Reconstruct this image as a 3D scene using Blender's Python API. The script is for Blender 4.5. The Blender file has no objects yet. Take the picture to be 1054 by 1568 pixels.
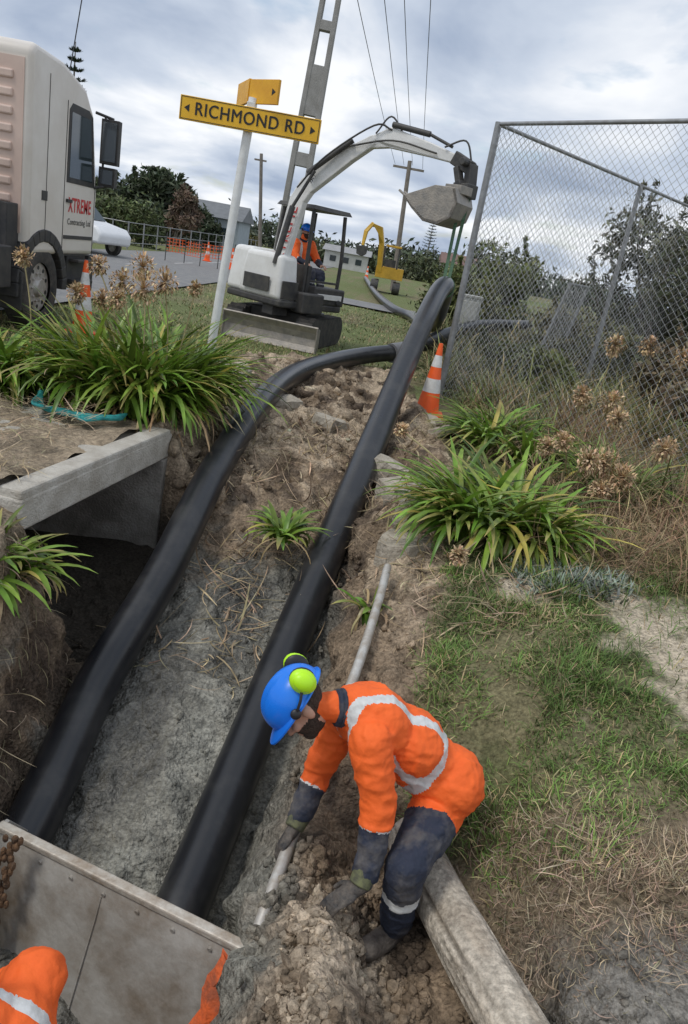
import bpy, bmesh, math, random
import numpy as np
from mathutils import Vector, Matrix, Quaternion
R=math.radians
random.seed(3); rng=np.random.default_rng(7)
scn=bpy.context.scene
# ---------------------------------------------------------------- helpers
def link(o,parent=None):
    scn.collection.objects.link(o)
    if parent is not None: o.parent=parent
    return o
def empty(name):
    return link(bpy.data.objects.new(name,None))
def mat(name,col,rough=.6,metal=0.,col2=None,nscale=8.,bump=0.,bscale=40.,vcol=False,detail=4.,contrast=(.35,.65),spec=.5,trans=0.,bdist=.02,vr=(.68,1.3)):
    m=bpy.data.materials.new(name); m.use_nodes=True
    nt=m.node_tree; N=nt.nodes; L=nt.links
    p=N["Principled BSDF"]
    p.inputs["Roughness"].default_value=rough; p.inputs["Metallic"].default_value=metal
    p.inputs["Specular IOR Level"].default_value=spec
    tc=N.new("ShaderNodeTexCoord")
    if vcol:
        a=N.new("ShaderNodeVertexColor"); a.layer_name="Col"; src=a.outputs["Color"]
    else:
        rgb=N.new("ShaderNodeRGB"); rgb.outputs[0].default_value=(*col,1); src=rgb.outputs[0]
    if col2 is not None or vcol:
        n=N.new("ShaderNodeTexNoise"); n.inputs["Scale"].default_value=nscale; n.inputs["Detail"].default_value=detail
        n.inputs["Roughness"].default_value=.65
        L.new(tc.outputs["Object"],n.inputs["Vector"])
        r=N.new("ShaderNodeMapRange"); r.inputs[1].default_value=contrast[0]; r.inputs[2].default_value=contrast[1]
        L.new(n.outputs["Fac"],r.inputs[0])
        mx=N.new("ShaderNodeMix"); mx.data_type='RGBA'
        if vcol:
            mx.blend_type='MULTIPLY'; mx.inputs[0].default_value=1.
            r.inputs[3].default_value=vr[0]; r.inputs[4].default_value=vr[1]
            L.new(src,mx.inputs[6]); L.new(r.outputs[0],mx.inputs[7])
        else:
            L.new(r.outputs[0],mx.inputs[0]); L.new(src,mx.inputs[6]); mx.inputs[7].default_value=(*col2,1)
        src=mx.outputs[2]
        rr=N.new("ShaderNodeMapRange"); rr.inputs[3].default_value=max(0,rough-.1); rr.inputs[4].default_value=min(1,rough+.12)
        L.new(n.outputs["Fac"],rr.inputs[0]); L.new(rr.outputs[0],p.inputs["Roughness"])
    L.new(src,p.inputs["Base Color"])
    if bump>0:
        n2=N.new("ShaderNodeTexNoise"); n2.inputs["Scale"].default_value=bscale; n2.inputs["Detail"].default_value=4
        L.new(tc.outputs["Object"],n2.inputs["Vector"])
        b=N.new("ShaderNodeBump"); b.inputs["Strength"].default_value=bump; b.inputs["Distance"].default_value=bdist
        L.new(n2.outputs["Fac"],b.inputs["Height"]); L.new(b.outputs[0],p.inputs["Normal"])
    if trans>0:
        t=N.new("ShaderNodeBsdfTranslucent"); ms=N.new("ShaderNodeMixShader"); ms.inputs[0].default_value=trans
        L.new(src,t.inputs["Color"]); L.new(p.outputs[0],ms.inputs[1]); L.new(t.outputs[0],ms.inputs[2])
        L.new(ms.outputs[0],N["Material Output"].inputs[0])
    return m
def mesh_np(name,V,F,m,col=None,parent=None,smooth=False):
    V=np.asarray(V,dtype=np.float32).reshape(-1,3); F=np.asarray(F,dtype=np.int32)
    me=bpy.data.meshes.new(name)
    me.vertices.add(len(V)); me.vertices.foreach_set("co",V.ravel())
    k=F.shape[1]
    me.loops.add(F.size); me.loops.foreach_set("vertex_index",F.ravel())
    me.polygons.add(len(F)); me.polygons.foreach_set("loop_start",np.arange(len(F),dtype=np.int32)*k)
    me.polygons.foreach_set("loop_total",np.full(len(F),k,dtype=np.int32))
    if smooth: me.polygons.foreach_set("use_smooth",np.ones(len(F),dtype=bool))
    me.update(calc_edges=True)
    if col is not None:
        a=me.color_attributes.new("Col",'FLOAT_COLOR','POINT')
        c=np.ones((len(V),4),dtype=np.float32); c[:,:3]=col
        a.data.foreach_set("color",c.ravel())
    for mm in (m if isinstance(m,list) else [m]): me.materials.append(mm)
    return link(bpy.data.objects.new(name,me),parent)
def frame(axis):
    a=Vector(axis).normalized(); h=Vector((0,0,1)) if abs(a.z)<.9 else Vector((1,0,0))
    x=a.cross(h).normalized(); y=a.cross(x).normalized()
    return a,x,y
class B:
    """collects simple shaped solids into one mesh"""
    def __init__(s): s.v=[]; s.f=[]
    def add(s,v,f):
        o=len(s.v); s.v+= [tuple(p) for p in v]; s.f+=[tuple(i+o for i in q) for q in f]
    def box(s,c,size,ax=None,taper=1.):
        X,Y,Z=ax if ax else (Vector((1,0,0)),Vector((0,1,0)),Vector((0,0,1)))
        c=Vector(c); v=[]
        for k in (-.5,.5):
            tp=taper if k>0 else 1
            for i,j in ((-.5,-.5),(.5,-.5),(.5,.5),(-.5,.5)):
                v.append(c+X*size[0]*i*tp+Y*size[1]*j*tp+Z*size[2]*k)
        s.add(v,[(0,3,2,1),(4,5,6,7),(0,1,5,4),(1,2,6,5),(2,3,7,6),(3,0,4,7)]); return s
    def beam(s,p0,p1,w,h,up=(0,0,1),w1=None,h1=None):
        p0=Vector(p0);p1=Vector(p1);a=(p1-p0).normalized(); u=Vector(up)
        x=a.cross(u).normalized(); y=x.cross(a).normalized(); w1=w1 or w; h1=h1 or h
        v=[]
        for p,ww,hh in ((p0,w,h),(p1,w1,h1)):
            for i,j in ((-.5,-.5),(.5,-.5),(.5,.5),(-.5,.5)): v.append(p+x*ww*i+y*hh*j)
        s.add(v,[(0,3,2,1),(4,5,6,7),(0,1,5,4),(1,2,6,5),(2,3,7,6),(3,0,4,7)]); return s
    def cyl(s,p0,p1,r0,r1=None,n=16,cap=True):
        p0=Vector(p0);p1=Vector(p1); r1=r0 if r1 is None else r1
        a,x,y=frame(p1-p0); v=[]
        for p,r in ((p0,r0),(p1,r1)):
            for i in range(n):
                t=2*math.pi*i/n; v.append(p+x*math.cos(t)*r+y*math.sin(t)*r)
        f=[(i,(i+1)%n,n+(i+1)%n,n+i) for i in range(n)]
        if cap: f+=[tuple(range(n-1,-1,-1)),tuple(range(n,2*n))]
        s.add(v,f); return s
    def tube(s,pts,r,n=12,caps=True):
        P=[Vector(p) for p in pts]; rs=r if isinstance(r,(list,tuple)) else [r]*len(P)
        t0=(P[1]-P[0]).normalized(); a,x,y=frame(t0); v=[];pt=t0
        for i,p in enumerate(P):
            t=(P[min(i+1,len(P)-1)]-P[max(i-1,0)]).normalized()
            q=pt.rotation_difference(t); x=q@x; y=q@y; pt=t
            for k in range(n):
                an=2*math.pi*k/n; v.append(p+(x*math.cos(an)+y*math.sin(an))*rs[i])
        f=[]
        for i in range(len(P)-1):
            for k in range(n):
                f.append((i*n+k,i*n+(k+1)%n,(i+1)*n+(k+1)%n,(i+1)*n+k))
        if caps: f+=[tuple(range(n-1,-1,-1)),tuple(range((len(P)-1)*n,len(P)*n))]
        s.add(v,f); return s
    def ell(s,c,rad,ax=None,n=16,m=10):
        X,Y,Z=ax if ax else (Vector((1,0,0)),Vector((0,1,0)),Vector((0,0,1)))
        c=Vector(c); v=[c+Z*rad[2]]
        for j in range(1,m):
            ph=math.pi*j/m
            for i in range(n):
                th=2*math.pi*i/n
                v.append(c+X*rad[0]*math.sin(ph)*math.cos(th)+Y*rad[1]*math.sin(ph)*math.sin(th)+Z*rad[2]*math.cos(ph))
        v.append(c-Z*rad[2]); f=[(0,1+i,1+(i+1)%n) for i in range(n)]
        for j in range(m-2):
            for i in range(n):
                a=1+j*n+i;b=1+j*n+(i+1)%n; f.append((a,a+n,b+n,b))
        l=len(v)-1; o=1+(m-2)*n
        f+=[(o+i,l,o+(i+1)%n) for i in range(n)]
        s.add(v,f); return s
    def capsule(s,p0,p1,r0,r1,n=14):
        s.cyl(p0,p1,r0,r1,n); s.ell(p0,(r0,)*3,n=n,m=8); s.ell(p1,(r1,)*3,n=n,m=8); return s
    def prism(s,poly,d):
        d=Vector(d); n=len(poly); P=[Vector(p) for p in poly]
        s.add(P+[p+d for p in P],[tuple(range(n)),tuple(range(2*n-1,n-1,-1))]+[(i,n+i,n+(i+1)%n,(i+1)%n) for i in range(n)]); return s
    def obj(s,name,m,parent=None,bevel=0.,smooth=False,seg=2):
        me=bpy.data.meshes.new(name); me.from_pydata(s.v,[],s.f)
        bm=bmesh.new(); bm.from_mesh(me); bmesh.ops.recalc_face_normals(bm,faces=bm.faces); bm.to_mesh(me); bm.free()
        me.materials.append(m)
        if smooth:
            me.polygons.foreach_set("use_smooth",[True]*len(me.polygons))
        o=link(bpy.data.objects.new(name,me),parent)
        if bevel>0:
            b=o.modifiers.new("bev",'BEVEL'); b.width=bevel; b.segments=seg; b.limit_method='ANGLE'; b.angle_limit=R(40)
            b.harden_normals=False
        if smooth:
            me.set_sharp_from_angle(angle=R(42))
        return o
def catmull(P,n=10):
    P=[np.array(p,float) for p in P]; P=[2*P[0]-P[1]]+P+[2*P[-1]-P[-2]]; out=[]
    for i in range(1,len(P)-2):
        for k in range(n):
            t=k/n; a,b,c,d=P[i-1:i+3]
            out.append(tuple(.5*((2*b)+(c-a)*t+(2*a-5*b+4*c-d)*t*t+(3*b-a-3*c+d)*t**3)))
    out.append(tuple(P[-2])); return out
def vnoise(x,y,seed=0.):
    xi=np.floor(x);yi=np.floor(y);fx=x-xi;fy=y-yi
    fx=fx*fx*(3-2*fx);fy=fy*fy*(3-2*fy)
    def h(a,b):
        s=np.sin(a*127.1+b*311.7+seed*74.7)*43758.5453; return s-np.floor(s)
    return (h(xi,yi)*(1-fx)+h(xi+1,yi)*fx)*(1-fy)+(h(xi,yi+1)*(1-fx)+h(xi+1,yi+1)*fx)*fy
def fbm(x,y,o=4,seed=0.):
    s=0;a=.5
    x,y=x*.86+y*.5,y*.86-x*.5
    for i in range(o):
        s=s+a*(vnoise(x,y,seed+i*3.3)-.5)*2; x,y=(x*.8+y*.6)*2.03+1.7,(y*.8-x*.6)*2.03-2.1; a*=.5
    return s
def sst(e0,e1,x):
    t=np.clip((x-e0)/(e1-e0),0,1); return t*t*(3-2*t)
# ---------------------------------------------------------------- terrain
ST=[
(0.2,[(-8,0),(-2.0,-.1),(-1.8,-.7),(-1.6,-1.5),(-.8,-1.6),(-.25,-1.55),(.0,-.5),(.22,-.3),(.55,-.4),(.85,-.4),(1.3,-.3),(2.2,-.1),(8,0)]),
(1.6,[(-8,0),(-2.0,-.1),(-1.8,-.7),(-1.6,-1.5),(-.8,-1.6),(-.25,-1.58),(.0,-.60),(.22,-.43),(.52,-.78),(.85,-.76),(1.3,-.52),(2.2,-.25),(8,0)]),
(2.3,[(-8,0),(-1.95,-.1),(-1.78,-.7),(-1.55,-1.5),(-.8,-1.58),(-.28,-1.6),(-.03,-.80),(.22,-.60),(.5,-.90),(.85,-.76),(1.3,-.35),(2.2,-.1),(8,0)]),
(2.9,[(-8,0),(-1.9,-.1),(-1.72,-.65),(-1.48,-1.48),(-.8,-1.45),(-.26,-1.6),(-.02,-.88),(.18,-.82),(.45,-.95),(.8,-.6),(1.25,-.25),(2.2,-.05),(8,0)]),
(3.6,[(-8,0),(-1.8,-.08),(-1.7,-.55),(-1.47,-1.28),(-.8,-1.22),(-.14,-1.36),(.12,-.58),(.25,-.44),(.45,-.38),(.8,-.27),(1.3,-.12),(2.2,-.03),(8,0)]),
(4.26,[(-8,0),(-2.0,-.06),(-1.88,-.5),(-1.58,-1.08),(-.8,-1.0),(-.07,-1.12),(.18,-.48),(.3,-.36),(.5,-.25),(.8,-.16),(1.3,-.07),(2.2,0),(8,0)]),
(4.34,[(-8,0),(-4.35,-.06),(-4.25,-1.2),(-1.55,-1.12),(-1.0,-1.02),(-.06,-1.1),(.18,-.47),(.3,-.35),(.5,-.25),(.8,-.15),(1.3,-.07),(2.2,0),(8,0)]),
(5.3,[(-8,0),(-4.35,-.06),(-4.25,-1.2),(-1.48,-1.04),(-1.08,-.76),(-.0,-.8),(.28,-.36),(.4,-.28),(.55,-.2),(.8,-.12),(1.3,-.05),(2.2,0),(8,0)]),
(6.16,[(-8,0),(-4.35,-.06),(-4.25,-1.2),(-1.55,-1.0),(-1.2,-.50),(.04,-.55),(.34,-.27),(.45,-.2),(.6,-.14),(.85,-.08),(1.3,-.03),(2.2,0),(8,0)]),
(6.26,[(-8,0),(-1.68,-.05),(-1.56,-.25),(-1.42,-.42),(-.75,-.44),(.05,-.5),(.35,-.25),(.5,-.18),(.65,-.12),(.9,-.07),(1.3,-.03),(2.2,0),(8,0)]),
(8.0,[(-8,0),(-1.7,0),(-1.55,-.05),(-1.35,-.12),(-.6,-.12),(.1,-.22),(.45,-.1),(.6,-.05),(.8,-.03),(1.0,0),(1.3,0),(2.2,0),(8,0)]),
(10.0,[(-8,0),(-1.8,0),(-1.6,0),(-1.35,-.08),(-.6,-.04),(.1,-.16),(.45,-.08),(.6,0),(.8,0),(1.0,0),(1.3,0),(2.2,0),(8,0)]),
(12.5,[(-8,0),(-1.8,0),(-1.6,0),(-1.35,0),(-.6,0),(.1,-.02),(.45,0),(.6,0),(.8,0),(1.0,0),(1.3,0),(2.2,0),(8,0)])]
SY=np.array([s[0] for s in ST]); SX=np.array([[p[0] for p in s[1]] for s in ST]); SZ=np.array([[p[1] for p in s[1]] for s in ST])
def H0(x,y):
    x=np.asarray(x,float);y=np.asarray(y,float); sh=x.shape; x=x.ravel();y=y.ravel()
    yc=np.clip(y,SY[0],SY[-1]-1e-6); k=np.clip(np.searchsorted(SY,yc,side='right')-1,0,len(SY)-2)
    t=(yc-SY[k])/(SY[k+1]-SY[k])
    wob=.07*fbm(y*1.7,y*0+3.3,4,5.)*np.exp(-(x/3.)**2)
    xx=np.clip(x+wob,-7.999,7.999); z=np.zeros_like(x)
    NX=SX[k]*(1-t)[:,None]+SX[k+1]*t[:,None]; NZ=SZ[k]*(1-t)[:,None]+SZ[k+1]*t[:,None]
    for j in range(NX.shape[1]-1):
        a=NX[:,j];b=NX[:,j+1]; mk=(xx>=a)&(xx<b)
        u=(xx-a)/np.maximum(b-a,1e-6); u=.5*u+.5*u*u*(3-2*u)
        z=np.where(mk,NZ[:,j]*(1-u)+NZ[:,j+1]*u,z)
    return z.reshape(sh)
def dmask(x,y):   # disturbed earth
    w=fbm(x*1.3,y*1.3,4,11.)*.35
    right=np.interp(y,[1,2.2,3,4,5,7,9,11,13],[1.1,.95,.62,.55,.85,.95,.85,.6,.2])
    left=np.interp(y,[1,6,7,9,11,13],[-2.2,-1.9,-1.75,-1.9,-1.9,-.8])
    m=sst(-.12,.12,right-x+w*.6)*sst(-.12,.12,x-left+w*.5)*sst(13.2,12.0,y+w*2)
    return m
def ridge(x,y,o,s): return 1-np.abs(fbm(x,y,o,s))*2.6
def H(x,y):
    x=np.asarray(x,float);y=np.asarray(y,float)
    z=H0(x,y); d=dmask(x,y)
    r1=ridge(x*2.1,y*1.6,4,1.)
    fine=.030*np.clip(ridge(x*6.5,y*6.5,3,2.),-1,1)+.014*np.clip(ridge(x*14,y*14,2,8.),-1,1)
    lump=.09*np.clip(r1,-1,1)+fbm(x*4,y*3.4,4,2.5)*.06
    deep=sst(-.75,-1.0,z)
    st=np.floor((fbm(x*1.5,y*1.5,3,14.)+.5)*9)/9*.16
    teeth=.014*np.sin((y*.8+x*.5+fbm(x*1.2,y*1.2,3,17.)*.9)*32)*sst(-.2,.2,fbm(x*1.1,y*.9,2,18.))
    z=z+d*(lump*(1-.5*deep)+fine*(1-.15*deep)+teeth*deep+st*(1-deep)*sst(4.5,6,y)-.08)+(1-d)*fbm(x*.9,y*.9,3,4.)*.04*np.exp(-(x**2+y**2)/900.)
    z=z+.42*np.exp(-(((x-2.0)/1.3)**2+((y-15.6)/1.1)**2))
    return z
xs=np.concatenate([-np.geomspace(3000,3.4,46),np.arange(-3.3,-2.1,.05),np.arange(-2.1,1.5,.018),np.arange(1.5,3.2,.04),np.geomspace(3.25,3000,46)])
ys=np.concatenate([-np.geomspace(200,.3,12),np.arange(0.2,1.3,.2),np.arange(1.35,6,.018),np.arange(6,9,.026),np.arange(9.02,17,.06),np.geomspace(17.2,3500,60)])
GX,GY=np.meshgrid(xs,ys); GZ=H(GX,GY)
nx=len(xs);ny=len(ys)
def mixc(a,b,w): return a*(1-w[...,None])+np.array(b)*w[...,None]
def sandf(x,y):
    n1=fbm(x*1.1,y*1.1,4,20.);n2=fbm(x*4,y*4,4,21.)
    s=np.exp(-(((x-1.98-n1*.3)/.42)**2+((y-3.95)/.95)**2))+.6*np.exp(-(((x-1.15)/.22)**2+((y-4.4)/.2)**2))
    return s+n2*.7
def ground_col(x,y,z):
    n1=fbm(x*1.1,y*1.1,4,20.);n2=fbm(x*4,y*4,4,21.);n3=fbm(x*.25,y*.25,3,22.)
    q1=x+z*.6;q2=y+z*.8
    f1=fbm(q1*11,q2*11,4,27.); f2=fbm(q1*30,q2*30,2,28.)
    c=np.zeros(x.shape+(3,))+np.array([.095,.110,.045])
    far=sst(6,9,y)
    c=mixc(c,(.15,.175,.070),far)
    c=mixc(c,(.21,.175,.105),sst(-.1,.45,n1+n3*.5+f1*.3)*(.65+.2*far))
    d=dmask(x,y)
    dirt=np.zeros_like(c)+np.array([.23,.17,.115])
    dirt=mixc(dirt,(.42,.335,.24),sst(-.15,.3,n2*.7+n1*.6+f1*.4)*sst(-.65,-.1,z)*sst(3.5,5.5,y+x))
    dirt=mixc(dirt,(.10,.075,.055),sst(.05,.4,-n2-n1*.3+f1*.3))
    grey=sst(-.50,-.80,z+n2*.25)*sst(-1.62,-1.25,x+n2*.2)*sst(.14,-.12,x+n2*.1)
    dirt=mixc(dirt,(.225,.218,.185),grey*.95)
    g2=fbm(x*2.2,y*1.6,4,24.)+f1*.35
    dirt=mixc(dirt,(.105,.10,.085),grey*sst(-.02,.25,g2))
    dirt=mixc(dirt,(.29,.285,.245),grey*sst(.1,.4,-g2)*.7)
    sp=sst(2.75,2.45,y)*sst(-.12,.05,x)*sst(.62,.42,x)
    dirt=mixc(dirt,(.36,.295,.22),sp*sst(-.4,.2,n2+f1))
    dirt=dirt*(1+.55*f1+.45*f2)[...,None]
    c=c*(1+.5*f1*np.exp(-y/12))[...,None]
    c=c*(1-d[...,None])+dirt*d[...,None]
    c=mixc(c,(.50,.425,.32),sst(.35,.8,sandf(x,y)+f1*.2)*(1-d))
    st=sst(2.95,2.6,y+n1*.2)*sst(.7,.9,x)
    c=mixc(c,(.20,.155,.105),st*.9)
    wet=sst(2.25,2.0,y+n2*.3)*sst(.8,1.0,x+n2*.1)
    c=mixc(c,(.19,.175,.15),wet)
    c=mixc(c,(.06,.053,.042),wet*sst(-.1,.15,n2+f1*.5))
    bank=sst(-1.42,-1.6,x+n2*.06)*sst(4.5,4.2,y)*sst(-2.3,-2.1,x)
    bc_=np.zeros_like(c)+np.array([.19,.14,.095]); bn=fbm(y*4+x,z*5,4,26.)
    bc_=mixc(bc_,(.085,.062,.045),sst(-.05,.25,bn)); bc_=mixc(bc_,(.24,.225,.19),sst(.1,.35,-bn)*sst(-.4,-.8,z))
    bc_=bc_*(1+.5*fbm(y*16,z*16+x*5,3,29.))[...,None]
    c=c*(1-bank[...,None])+bc_*bank[...,None]
    cu=sst(-1.4,-1.7,x)*sst(6.6,6.3,y)*sst(1.,2.,y)
    c=mixc(c,(.24,.19,.135),cu*sst(-5,-3.2,x)*sst(-.3,-.1,z))
    pit_shade=sst(-1.35,-1.6,x)*sst(-.5,-.8,z)*sst(4.2,4.4,y)*sst(6.4,6.2,y)
    c=mixc(c,(.05,.042,.033),pit_shade)  # shade under the culvert deck painted into the ground colour, near black
    return np.clip(c,.01,.8),np.clip(grey*(.5+.5*sst(-.1,.3,g2))+wet*.95,0,1)
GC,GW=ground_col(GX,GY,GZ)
sl_=np.abs(np.gradient(GZ,xs,axis=1)); stp=sst(.8,2.2,sl_)*((GY>1.4)&(GY<8)&(np.abs(GX)<2.4))
GX2=GX+stp*(fbm(GY*3.3,GZ*4.5,4,33.)*.14+np.clip(ridge(GY*8,GZ*9,3,34.),-1,1)*.025)
V=np.stack([GX2,GY,GZ],-1).reshape(-1,3)
idx=np.arange(nx*ny).reshape(ny,nx)
F=np.stack([idx[:-1,:-1],idx[:-1,1:],idx[1:,1:],idx[1:,:-1]],-1).reshape(-1,4)
mg=mat("ground_mat",(1,1,1),rough=.92,vcol=True,nscale=45,bump=1.,bscale=35,detail=4,spec=.25,bdist=.03,vr=(.6,1.4))
nt=mg.node_tree;N=nt.nodes;L=nt.links
tc=N.new("ShaderNodeTexCoord");vo=N.new("ShaderNodeTexVoronoi");vo.inputs["Scale"].default_value=60
L.new(tc.outputs["Object"],vo.inputs["Vector"])
bp=[n for n in N if n.type=='BUMP'][0]; b2=N.new("ShaderNodeBump"); b2.inputs["Strength"].default_value=.4;b2.inputs["Distance"].default_value=.010; b2.invert=True
L.new(vo.outputs["Distance"],b2.inputs["Height"]); L.new(bp.outputs[0],b2.inputs["Normal"]); L.new(b2.outputs[0],N["Principled BSDF"].inputs["Normal"])
at=N.new("ShaderNodeAttribute");at.attribute_name="wet"
mr=N.new("ShaderNodeMapRange");mr.inputs[3].default_value=.95;mr.inputs[4].default_value=.28
L.new(at.outputs["Fac"],mr.inputs[0]);L.new(mr.outputs[0],N["Principled BSDF"].inputs["Roughness"])
mr2=N.new("ShaderNodeMapRange");mr2.inputs[3].default_value=.2;mr2.inputs[4].default_value=.55
L.new(at.outputs["Fac"],mr2.inputs[0]);L.new(mr2.outputs[0],N["Principled BSDF"].inputs["Specular IOR Level"])
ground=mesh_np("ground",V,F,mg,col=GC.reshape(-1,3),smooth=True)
wa=ground.data.attributes.new("wet",'FLOAT','POINT'); wa.data.foreach_set("value",GW.ravel().astype(np.float32))

# road -------------------------------------------------
rd=mat("asphalt",(.17,.17,.175),rough=.85,col2=(.24,.235,.225),nscale=3,bump=.4,bscale=120)
b=B()
ry=list(np.geomspace(2,400,60))
vv=[];ff=[]
for i,y in enumerate(ry):
    for j,x in enumerate((-12.2,-10,-8,-5.6)):
        vv.append((x,y,.045 if y<60 else .03))
for i in range(len(ry)-1):
    for j in range(3):
        a=i*4+j; ff.append((a,a+1,a+5,a+4))
b.add(vv,ff); b.obj("road",rd)
b=B()
for i,y in enumerate(np.arange(4,120,6)): b.box((-8.9,y,.0495),(.1,3,.001))
b.obj("road_centre_line",mat("road_paint",(.6,.6,.58),rough=.7,col2=(.4,.4,.4),nscale=20))
b=B()
b.add([(-5.6,27.5,.06),(3,26.5,.05),(30,25.5,.05),(30,29.5,.05),(3,29.6,.05),(-5.6,31,.06)],[(0,1,2,3,4,5)])
b.obj("side_road",rd)
# ---------------------------------------------------------------- strips (leaves, grass, straw)
def strips(P,az,el,ln,wd,bend,segs,col,tipcol=None,vee=0.,twist=None):
    n=len(P); s=np.linspace(0,1,segs+1); pts=np.zeros((n,segs+1,3)); pts[:,0]=P
    for k in range(segs):
        e=el-bend*(s[k]+s[k+1])*.5
        dx=np.cos(e)*np.cos(az);dy=np.cos(e)*np.sin(az);dz=np.sin(e)
        pts[:,k+1]=pts[:,k]+np.stack([dx,dy,dz],-1)*(ln/segs)[:,None]
        if twist is not None: az=az+twist
    side=np.stack([-np.sin(az),np.cos(az),np.zeros(n)],-1)
    w=wd[:,None]*np.interp(s,[0,.15,.6,.85,1],[.6,1,.95,.6,.05])[None,:]*.5
    A=pts+side[:,None,:]*w[...,None]; C=pts-side[:,None,:]*w[...,None]
    cc=np.repeat(col[:,None,:],segs+1,1)
    if tipcol is not None:
        tw=(s**3)[None,:,None]; cc=cc*(1-tw)+tipcol[:,None,:]*tw
    if vee>0:
        M=pts.copy(); M[...,2]-=w*vee
        Vv=np.stack([A,M,C],2).reshape(-1,3); cols=np.repeat(cc[:,:,None,:],3,2).reshape(-1,3); q=3
    else:
        Vv=np.stack([A,C],2).reshape(-1,3); cols=np.repeat(cc[:,:,None,:],2,2).reshape(-1,3); q=2
    base=(np.arange(n)*(segs+1)*q)[:,None,None]+(np.arange(segs)*q)[None,:,None]
    if q==2: Ff=base+np.array([[0,1,3,2]])[None]; Ff=Ff.reshape(-1,4)
    else:
        Ff=(base[...,None]+np.array([[0,1,4,3],[1,2,5,4]])[None,None]).reshape(-1,4)
    return Vv,Ff,cols
def merge(L_):
    V=[];F=[];C=[];o=0
    for v,f,c in L_: V.append(v);F.append(f+o);C.append(c);o+=len(v)
    return np.concatenate(V),np.concatenate(F),np.concatenate(C)
m_leaf=mat("strap_leaf",(1,1,1),rough=.36,vcol=True,nscale=5,trans=.2,spec=.45,detail=2)
m_grass=mat("grass_blade",(1,1,1),rough=.6,vcol=True,nscale=3,spec=.3,detail=1)
m_dry=mat("dry_stem",(1,1,1),rough=.85,vcol=True,nscale=9,spec=.2,detail=1)
m_foli=mat("foliage",(1,1,1),rough=.6,vcol=True,nscale=2,spec=.3,detail=1)
def rc(n,base,var=.25,seed=None):
    base=np.array(base); k=1+rng.uniform(-var,var,(n,1)); h=1+rng.uniform(-.1,.1,(n,3)); return np.clip(base*k*h,0,1)
def agapanthus(x,y,z,rad,n,ln,name="agapanthus_plant",dead=.1,lean=(0,0),spread=.35,w=(.034,.052),el=(.85,1.5),bd=(1.0,2.7)):
    nf=max(3,n//22); fa=rng.uniform(0,2*np.pi,nf); fr=rad*np.sqrt(rng.uniform(0,1,nf))*spread*2.2
    fx=x+np.cos(fa)*fr; fy=y+np.sin(fa)*fr; fi=rng.integers(0,nf,n)
    P=np.stack([fx[fi]+rng.normal(0,.025,n),fy[fi]+rng.normal(0,.025,n),np.zeros(n)+z],-1)
    az=np.where(rng.uniform(0,1,n)<.55,fa[fi]+rng.normal(0,.7,n),rng.uniform(0,2*np.pi,n))
    az=np.arctan2(np.sin(az)+lean[1],np.cos(az)+lean[0])
    el=rng.uniform(el[0],el[1],n); L_=ln*rng.uniform(.6,1.15,n); bend=rng.uniform(bd[0],bd[1],n)
    g=rc(n,(.15,.285,.035),.3); lt=rng.uniform(0,1,n)[:,None]; g=g*(1-lt*.6)+np.array([.34,.45,.07])*lt*.6
    dk=rng.uniform(0,1,n)<.22; g[dk]*=.5
    yl=rng.uniform(0,1,n)<.06; g[yl]=np.array([.5,.42,.1])
    tip=g*1.1; tp=rng.uniform(0,1,n)<.25; tip[tp]=np.array([.42,.33,.12])
    a1=strips(P,az,el,L_,rng.uniform(w[0],w[1],n),bend,8,g*.85,tip,vee=.45,twist=rng.uniform(-.07,.07,n))
    nd=int(n*dead)+2
    a=rng.uniform(0,2*np.pi,nd); P=np.stack([x+np.cos(a)*rad*.5,y+np.sin(a)*rad*.5,np.zeros(nd)+z+.05],-1)
    d=rc(nd,(.46,.34,.18),.3)
    a2=strips(P,a+rng.normal(0,.5,nd),rng.uniform(.0,.8,nd),ln*rng.uniform(.5,1,nd),rng.uniform(.012,.028,nd),rng.uniform(1,2.5,nd),6,d,twist=rng.uniform(-.2,.2,nd))
    Vv,Ff,Cc=merge([a1,a2])
    return mesh_np(name,Vv,Ff,m_leaf,col=Cc)
agapanthus(-2.15,7.15,0.0,.75,1050,1.08,lean=(.1,-.1),el=(1.05,1.55),bd=(.7,2.5),w=(.038,.058))
agapanthus(-3.45,6.95,0.0,.55,440,.85,lean=(0,-.1))
agapanthus(-1.90,3.74,-.34,.16,130,.48,lean=(.45,-.3))
agapanthus(-.45,5.45,-.47,.15,70,.40)
agapanthus(1.15,5.35,-.08,.5,620,.76,lean=(-.15,-.3),el=(.95,1.52),w=(.036,.056))
agapanthus(1.75,8.0,0,.6,360,.75)
agapanthus(2.5,6.9,0,.4,120,.7,w=(.02,.035))
agapanthus(.27,4.35,-.40,.08,18,.28,dead=.8)
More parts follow.
